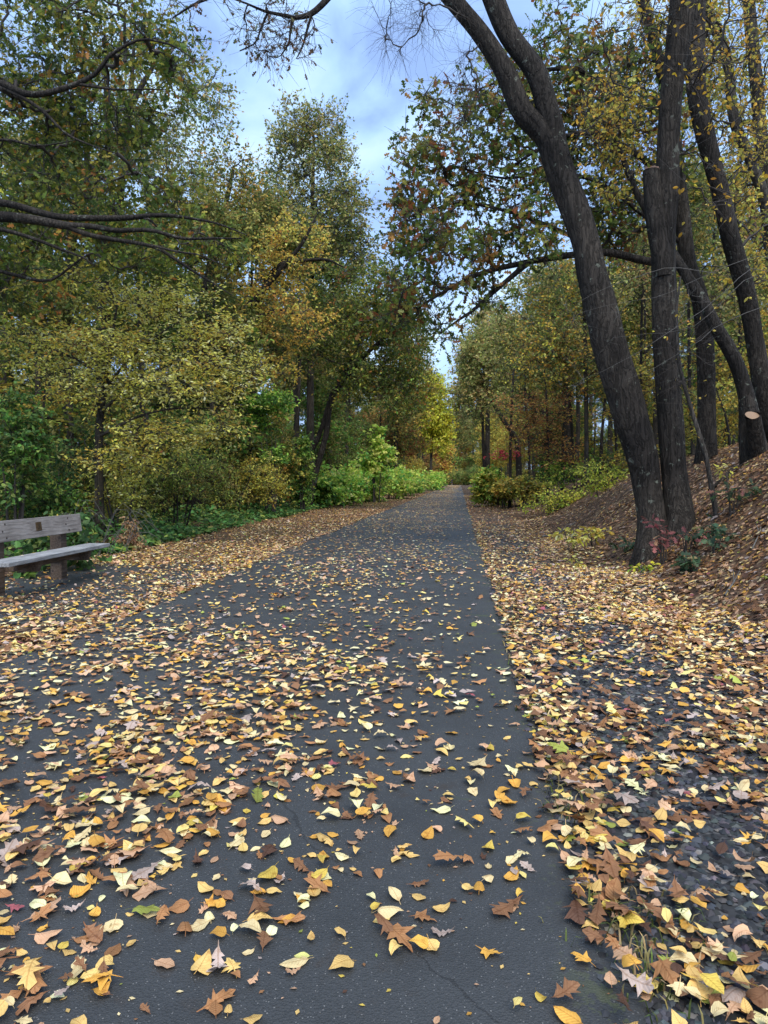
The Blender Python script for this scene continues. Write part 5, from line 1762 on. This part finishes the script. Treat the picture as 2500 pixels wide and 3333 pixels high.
# ------------------------------------------------------------------ fallen leaves
OVAL_W = [(-.22, .012), (-.02, .014), (.0, .05), (.14, .21), (.34, .31), (.56, .30), (.78, .19), (1.0, .005)]
HEART_W = [(-.28, .012), (-.02, .014), (.0, .20), (.14, .36), (.34, .40), (.56, .31), (.78, .15), (1.0, .005)]
OAK_W = [(-.18, .012, 0), (.0, .025, 0), (.10, .08, 0), (.20, .22, .06), (.31, .12, 0), (.44, .33, .07), (.56, .14, 0), (.70, .30, .09), (.80, .16, 0), (.92, .11, .04), (1.04, .01, 0)]
WOAK_W = [(-.16, .012, 0), (.0, .02, 0), (.16, .07, 0), (.24, .16, .02), (.33, .08, 0), (.45, .27, .04), (.55, .11, 0), (.68, .32, .04), (.78, .15, 0), (.9, .20, .04), (1.0, .07, 0), (1.04, .01, 0)]
MAPLE_W = [(-.4, .012, 0), (.0, .03, 0), (.06, .26, -.06), (.16, .22, .0), (.30, .50, .12), (.42, .16, .0), (.56, .24, .10), (.7, .12, 0), (.82, .10, .05), (1.05, .005, 0)]


def fallen_template(kind, seed, lod):
    """a dry leaf as a strip of quads with its own curl; length 1 along x"""
    rng = np.random.default_rng(seed)
    W = {'oval': OVAL_W, 'heart': HEART_W, 'oak': OAK_W, 'white_oak': WOAK_W, 'maple': MAPLE_W}[kind]
    W = [w if len(w) == 3 else (w[0], w[1], 0) for w in W]
    if lod == 1:
        W = W[1:] if kind in ('oval', 'heart') else [W[1], W[3], W[4], W[5], W[6], W[7], W[-1]]
        if kind in ('oval', 'heart'):
            W = [W[1], W[3], W[5], W[6]]
    across = [-1, -.5, 0, .5, 1] if (kind in ('oval', 'heart') and lod == 0) else [-1, 0, 1]
    V, U = [], []
    lob = kind in ('oak', 'white_oak', 'maple')
    j_ = .38 if lob else .16
    asym, asymr = rng.uniform(1 - j_, 1 + j_ * .7, (2, len(W)))
    jt, jr = rng.normal(0, .035 if lob else .012, (2, len(W)))
    for i, (t, w, fw) in enumerate(W):
        for a in across:
            ww = w * (asym[i] if a > 0 else asymr[i])
            V.append([t + fw * abs(a) + (jt[i] * abs(a) if a > 0 else jr[i] * abs(a)), a * ww, 0])
            U.append([t, a * w, w])
    V = np.array(V)
    U = np.array(U)
    k1 = rng.choice([-1, 1]) * abs(rng.normal(0, 1.15))     # edges curl
    k2 = rng.normal(0, .8)                                 # bends along its length
    tw = rng.normal(0, .5)
    x, y = V[:, 0].copy(), V[:, 1].copy()
    # roll across the width
    if abs(k1) > .05:
        r = 1 / (k1 * 1.3)
        y2, z2 = r * np.sin(y / r), r * (1 - np.cos(y / r))
    else:
        y2, z2 = y, 0 * y
    z2 = z2 + .035 * np.sin(x * 9 + seed) * np.abs(y) / .3 + rng.normal(0, .03 if lob else .014, len(x)) * (np.abs(y) > .03)
    c = x - .45
    if abs(k2) > .05:
        r = 1 / k2
        x3, z3 = (r - z2) * np.sin(c / r), r - (r - z2) * np.cos(c / r)
    else:
        x3, z3 = c, z2
    an = tw * c
    y4, z4 = y2 * np.cos(an) - z3 * np.sin(an), y2 * np.sin(an) + z3 * np.cos(an)
    V = np.stack([x3, y4, z4], 1)
    m, n = len(across), len(W)
    i = np.arange(m * n).reshape(n, m)
    q = np.stack([i[:-1, :-1], i[1:, :-1], i[1:, 1:], i[:-1, 1:]], -1).reshape(-1, 4)
    return V, q, U


KINDS = [('oval', 9), ('heart', 5), ('oak', 7), ('white_oak', 4), ('maple', 3)]
TPL = {}
for kd, nv in KINDS:
    for lod in (0, 1):
        TPL[kd, lod] = [fallen_template(kd, 100 * lod + 7 * j + hash_ * 31, lod) for j, hash_ in enumerate([KINDS.index((kd, nv))] * nv)]
KN = [k for k, _ in KINDS]
COLS = [('#e3c27a', 'cream'), ('#d9a84e', 'golden yellow'), ('#e8d7a6', 'pale cream'), ('#c8a384', 'tan'), ('#a67a52', 'orange-brown'), ('#876347', 'brown'),
        ('#5e4436', 'dark brown'), ('#b5a6a0', 'grey-lilac'), ('#d2bb58', 'yellow'), ('#96a24c', 'green-yellow'), ('#a8606a', 'pink-red')]
COLV = np.array([hexlin(c) for c, _ in COLS]) * np.array([1.0, .97, .93])
# which colours go with which kind of leaf: on the path, and on the bank (decayed browns, darker still with tree shade put in)
PW = {'oval': [4.5, 3, 5, 2.2, 1.2, .7, .2, .1, .8, .08, .0], 'heart': [4, 3.0, 4, 1.4, .9, .4, .1, .1, 1.0, .15, 0], 'oak': [.5, .1, .6, 2.6, 1.9, 3.6, 1.5, .6, 0, .12, .03],
      'white_oak': [.3, 0, 1, 2.0, .7, 2.2, .6, 2.4, 0, .15, 0], 'maple': [1, 1.4, .6, 1.0, 1.6, 1.2, .4, .1, .8, .5, .4]}
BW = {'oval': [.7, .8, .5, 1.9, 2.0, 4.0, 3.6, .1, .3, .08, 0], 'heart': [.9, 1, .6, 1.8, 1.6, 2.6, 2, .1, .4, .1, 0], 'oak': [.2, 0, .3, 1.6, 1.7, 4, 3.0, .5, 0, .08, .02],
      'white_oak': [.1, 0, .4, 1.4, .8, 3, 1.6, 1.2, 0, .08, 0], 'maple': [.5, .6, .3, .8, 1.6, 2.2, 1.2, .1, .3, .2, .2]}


def scatter_leaves():
    rng = np.random.default_rng(1234)
    pts = []

    def zone(x0, x1, y0, y1, dens, fn, tag):
        n = int((x1 - x0) * (y1 - y0) * dens)
        x, y = rng.uniform(x0, x1, n), rng.uniform(y0, y1, n)
        k = rng.random(n) < fn(x, y)
        x, y = x[k], y[k]
        px, py, d = project(np.stack([x, y, land(x, y)], 1))
        k = (px > -420) & (px < 2950) & (py < 3700) & (d > .3)
        pts.append(np.stack([x[k], y[k], np.full(k.sum(), tag)], 1))

    def clump(x, y):
        a = vn(x * 1.5 + 11, y * 1.1 + 3)
        b = vn(x * 4.3 + 5, y * 3.6 + 9)
        return ss(.27, .74, .5 * a + .5 * b)

    def fpath(x, y):
        u = (x - PATH_L) / (PATH_R - PATH_L)
        prof = .16 + .84 * ss(.97, .62, u + (vn(y * .8, 21) - .5) * .2)
        prof = prof * (.62 + .38 * ss(.0, .45, u) + .5 * ss(5.5, 3.0, y) * ss(.5, .1, u))
        return np.clip(prof * (.27 + .70 * clump(x, y)) * ((x > edge_l(y) - .02) & (x < edge_r(y))), 0, 1)

    def thin(y):
        return 1.0

    # on the pavement
    zone(PATH_L, PATH_R, .9, 4, 600, fpath, 0)
    zone(PATH_L, PATH_R, 4, 6, 400, fpath, 0)
    zone(PATH_L, PATH_R, 6, 13, 185, fpath, 0)
    zone(PATH_L, PATH_R, 13, 34, 120, fpath, 0)
    zone(PATH_L, PATH_R, 34, 90, 110, lambda x, y: np.clip(fpath(x, y) * 1.2, 0, 1), 0)
    zone(PATH_L, PATH_R, 90, 200, 42, lambda x, y: np.clip(fpath(x, y) * 1.2, 0, 1), 0)

    zone(PATH_L, PATH_R, .9, 7, 330, lambda x, y: np.clip(.25 + .75 * fpath(x, y), 0, 1), 3)
    # left verge: a windrow along the edge, the bench pad, the litter beyond
    def fl(x, y):
        wind = np.exp(-((x - edge_l(y) + .12) / .16) ** 2)
        base = .40 + .35 * clump(x, y)
        base = np.where(pad(x, y), .24 + .40 * clump(x, y), base)
        under = np.where(pad(x, y) & (x < -4.35) & (y > 7.3) & (y < 9.9), .25, 1)
        return np.clip((base + wind * .8) * under, 0, 1) * (x < edge_l(y))
    zone(-5.9, PATH_L + .05, 4.5, 14, 680, fl, 1)
    zone(-6.3, PATH_L + .05, 14, 32, 380, fl, 1)
    zone(-6.5, PATH_L + .05, 32, 80, 110, fl, 1)
    zone(-12, -5.9, 7, 24, 110, lambda x, y: .5 + 0 * x, 2)

    # right: ridge of leaves at the edge, then gravel showing between, then the bank
    def fr(x, y):
        wind = np.exp(-((x - edge_r(y) - .12) / .17) ** 2)
        g = .13 + .50 * clump(x + 3, y)
        g = g + .6 * ss(.95, 1.6, x + (vn(y * .7, 33) - .5) * .9)
        return np.clip(g + wind * .55, 0, 1) * (x > edge_r(y) - .06)
    zone(PATH_R - .05, 2.3, .9, 9, 900, fr, 1)
    zone(PATH_R - .05, 2.3, 9, 22, 430, fr, 1)
    zone(PATH_R - .05, 3.0, 22, 60, 110, fr, 1)
    fb = lambda x, y: .55 + .45 * clump(x, y)
    zone(2.3, 6.0, 2.0, 9, 680, fb, 2)
    zone(2.3, 7.5, 9, 16, 560, fb, 2)
    zone(2.3, 9, 16, 34, 230, fb, 2)
    A = np.vstack(pts)
    x, y, tag = A.T
    n = len(x)
    bank = tag == 2
    crumb = tag == 3
    tag = np.where(crumb, 0, tag)
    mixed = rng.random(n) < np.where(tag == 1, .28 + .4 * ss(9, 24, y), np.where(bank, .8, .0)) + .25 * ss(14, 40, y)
    kind = np.where(bank, rng.choice(5, n, p=[.42, .14, .27, .12, .05]), rng.choice(5, n, p=[.42, .25, .19, .085, .055]))
    col = np.zeros(n, int)
    for k in range(5):
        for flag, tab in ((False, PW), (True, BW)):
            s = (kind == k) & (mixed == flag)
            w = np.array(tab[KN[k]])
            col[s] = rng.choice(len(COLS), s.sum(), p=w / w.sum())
    size = np.array([.058, .062, .088, .085, .075])[kind] * np.exp(np.clip(rng.normal(-.04, .34, n), -1.0, .42)) * .83
    size = size * (1 + .25 * ss(30, 90, y) + 1.2 * ss(80, 180, y))
    size = np.where(crumb, rng.uniform(.006, .02, n), size)
    rot = rng.uniform(0, 2 * np.pi, n)
    flatc = np.where(tag == 0, .12, .26)
    tilt = np.abs(rng.normal(0, 1, n)) * flatc
    tdir = rng.uniform(0, 2 * np.pi, n)
    flip = rng.random(n) < .4
    var = np.array([rng.integers(0, dict(KINDS)[KN[k]]) for k in kind])
    z = ground(x, y) + .001
    stack = np.where(crumb, .1, 1) * rng.random(n) ** 2.2 * np.where(tag == 0, .008 + .016 * clump(x, y), .038)
    stack = stack + np.where(tag == 1, .03 * np.exp(-((x - edge_r(y) - .14) / .16) ** 2) * rng.random(n), 0)
    shade = np.exp(rng.normal(0, .15, n)) * np.where(bank, .66, np.where(crumb, .7, 1.0))  # bank leaves darker: decay, plus tree shade put into the colour
    # rotation matrices
    cz, sz = np.cos(rot), np.sin(rot)
    Rz = np.zeros((n, 3, 3))
    Rz[:, 0, 0], Rz[:, 0, 1], Rz[:, 1, 0], Rz[:, 1, 1], Rz[:, 2, 2] = cz, -sz, sz, cz, 1
    fl_ = np.where(flip, -1.0, 1.0)
    Fl = np.zeros((n, 3, 3))
    Fl[:, 0, 0], Fl[:, 1, 1], Fl[:, 2, 2] = 1, fl_, fl_
    ax = np.stack([np.cos(tdir), np.sin(tdir), 0 * tdir], 1)
    K = np.zeros((n, 3, 3))
    K[:, 0, 2], K[:, 1, 2], K[:, 2, 0], K[:, 2, 1] = ax[:, 1], -ax[:, 0], -ax[:, 1], ax[:, 0]
    Rt = np.eye(3)[None] + np.sin(tilt)[:, None, None] * K + (1 - np.cos(tilt))[:, None, None] * (K @ K)
    # lie along the slope of the bank
    sl = (land(x + .1, y) - land(x - .1, y)) / .2
    th = -np.arctan(np.where(tag == 0, 0, sl))
    Rs = np.zeros((n, 3, 3))
    Rs[:, 0, 0], Rs[:, 0, 2], Rs[:, 1, 1], Rs[:, 2, 0], Rs[:, 2, 2] = np.cos(th), np.sin(th), 1, -np.sin(th), np.cos(th)
    Rm = Rs @ Rt @ Rz @ Fl
    dist = np.hypot(x, y)
    px, py, _ = project(np.stack([x, y, z], 1))
    inview = (px > 10) & (px < 2490) & (py < 3325)
    # the leaves that show largest become objects of their own
    score = np.where(inview, size * (1 + .0 * x) / (dist + .35) * FPX * (.5 + .5 * CAM_H / np.hypot(dist, CAM_H)), 0)
    single = np.zeros(n, bool)
    single[np.argsort(-score)[:300]] = True
    lodv = np.where(crumb, 2, np.where(y < 3.7, 0, np.where(y < 11, 1, 2)))
    groups = {0: Acc(), 1: Acc(), 2: Acc()}
    uvs = []
    zoff = np.zeros(n)
    quadv, quadf = TEMPL['quad']
    qv = np.vstack([quadv * [1, 1.0, 1] - [.5, 0, 0]])
    for L in (0, 1, 2):
        for k in range(5):
            for v in range(dict(KINDS)[KN[k]]):
                s = (lodv == L) & (kind == k) & (var == v)
                if not s.any():
                    continue
                if L < 2:
                    V, q, U = TPL[KN[k], L][v]
                else:
                    V, q, U = qv, quadf, None
                idx = np.flatnonzero(s)
                W = np.einsum('nij,mj->nmi', Rm[idx], V) * size[idx][:, None, None]
                lift = -W[..., 2].min(1) if L == 0 else -W[..., 2].mean(1) + np.where(crumb[idx], .002, .012)
                lift = np.where(lift > .05, .05 + .3 * (lift - .05), lift)
                zoff[idx] = lift
                keep = ~single[idx]
                idx, W, lift = idx[keep], W[keep], lift[keep]
                if not len(idx):
                    continue
                W = W + np.stack([x[idx], y[idx], z[idx] + stack[idx] + lift], 1)[:, None]
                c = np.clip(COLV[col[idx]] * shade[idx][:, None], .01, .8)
                m = len(V)
                F = (q[None] + (np.arange(len(idx)) * m)[:, None, None]).reshape(-1, q.shape[1])
                groups[L].add(W.reshape(-1, 3), [F], np.repeat(c, m, 0))
                if L == 0:
                    uvs.append(np.tile(U, (len(idx), 1)))
    g0 = groups[0]
    f = np.vstack(g0.f)
    link('leaf_litter', make_mesh('leaf_litter', np.vstack(g0.v), [f], M_FALLV, np.vstack(g0.c), np.vstack(uvs)), kind='stuff',
         label='yellow and brown fallen leaves lying thick near by', category='leaves')
    link('leaf_litter', groups[1].mesh('leaf_litter', M_FALL), kind='stuff', label='fallen leaves strewn over path and verges in the middle distance', category='leaves')
    link('leaf_litter', groups[2].mesh('leaf_litter', M_FALL, smooth=False), kind='stuff', label='fallen leaves far down the path', category='leaves')
    # single leaves
    meshes = {}
    idx = np.flatnonzero(single)
    idx = idx[np.argsort(-score[idx])]
    nameof = {'oval': 'oval', 'heart': 'heart-shaped', 'oak': 'pointed-lobed oak', 'white_oak': 'round-lobed oak', 'maple': 'maple'}
    seen = {}
    for i in idx:
        key = (KN[kind[i]], int(var[i]))
        if key not in meshes:
            V, q, U = TPL[key[0], 0][key[1]]
            meshes[key] = make_mesh('fallen_leaf', V, [q], M_FALL1, luv=U)
        o = link('fallen_leaf', meshes[key])
        M = Matrix(Rm[i].tolist()).to_4x4()
        M = Matrix.Translation((x[i], y[i], z[i] + stack[i] + zoff[i])) @ M @ Matrix.Scale(float(size[i]), 4)
        o.matrix_world = M
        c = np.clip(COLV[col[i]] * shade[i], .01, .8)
        o.color = (*[float(v_) for v_ in c], 1)
        where = 'on the pavement' if tag[i] == 0 else 'beside the pavement'
        sz = 'big ' if size[i] > .105 else ('small ' if size[i] < .055 else '')
        Vt = TPL[key[0], 0][key[1]][0]
        cv = np.ptp(Vt[:, 2])
        st = 'curled ' if cv > .42 else ('flat ' if cv < .2 else '')
        bits = [sz + st + COLS[col[i]][1] + ' ' + nameof[key[0]] + ' leaf']
        cx = ['far-left', 'left', 'centre-left', 'centre', 'centre-right', 'right', 'far-right'][int(np.clip(px[i] // 358, 0, 6))]
        rowi = int(np.clip((3333 - py[i]) // 130, 0, 7))
        ry = ['at bottom edge', 'by bottom edge', 'near the bottom', 'low', 'lower down', 'further up', 'higher up', 'well up'][rowi]
        lab = f'{bits[0]} {where}, {ry}, {cx} in photo'
        o['label'] = lab
        o['category'] = 'leaf'
        o['group'] = 'fallen leaves nearest the viewer'
    # one pale leaf lies on the bench seat
    V, q, U = TPL['oval', 0][2]
    o = link('fallen_leaf', make_mesh('fallen_leaf', V, [q], M_FALL1, luv=U), label='single pale leaf lying on the bench seat', category='leaf')
    o.location = (-4.62, 7.2, .448 - float(V[:, 2].min()) * .06)
    o.scale = (.06, .06, .06)
    o.rotation_euler = (0, 0, 1.1)
    o.color = (.72, .66, .5, 1)
    return n


NLEAF = scatter_leaves()
print('LEAVES', NLEAF, 'TRIS', sum(sum(len(p.vertices) - 2 for p in m.polygons) if len(m.polygons) < 2000 else len(m.loops) - 2 * len(m.polygons) for m in bpy.data.meshes))
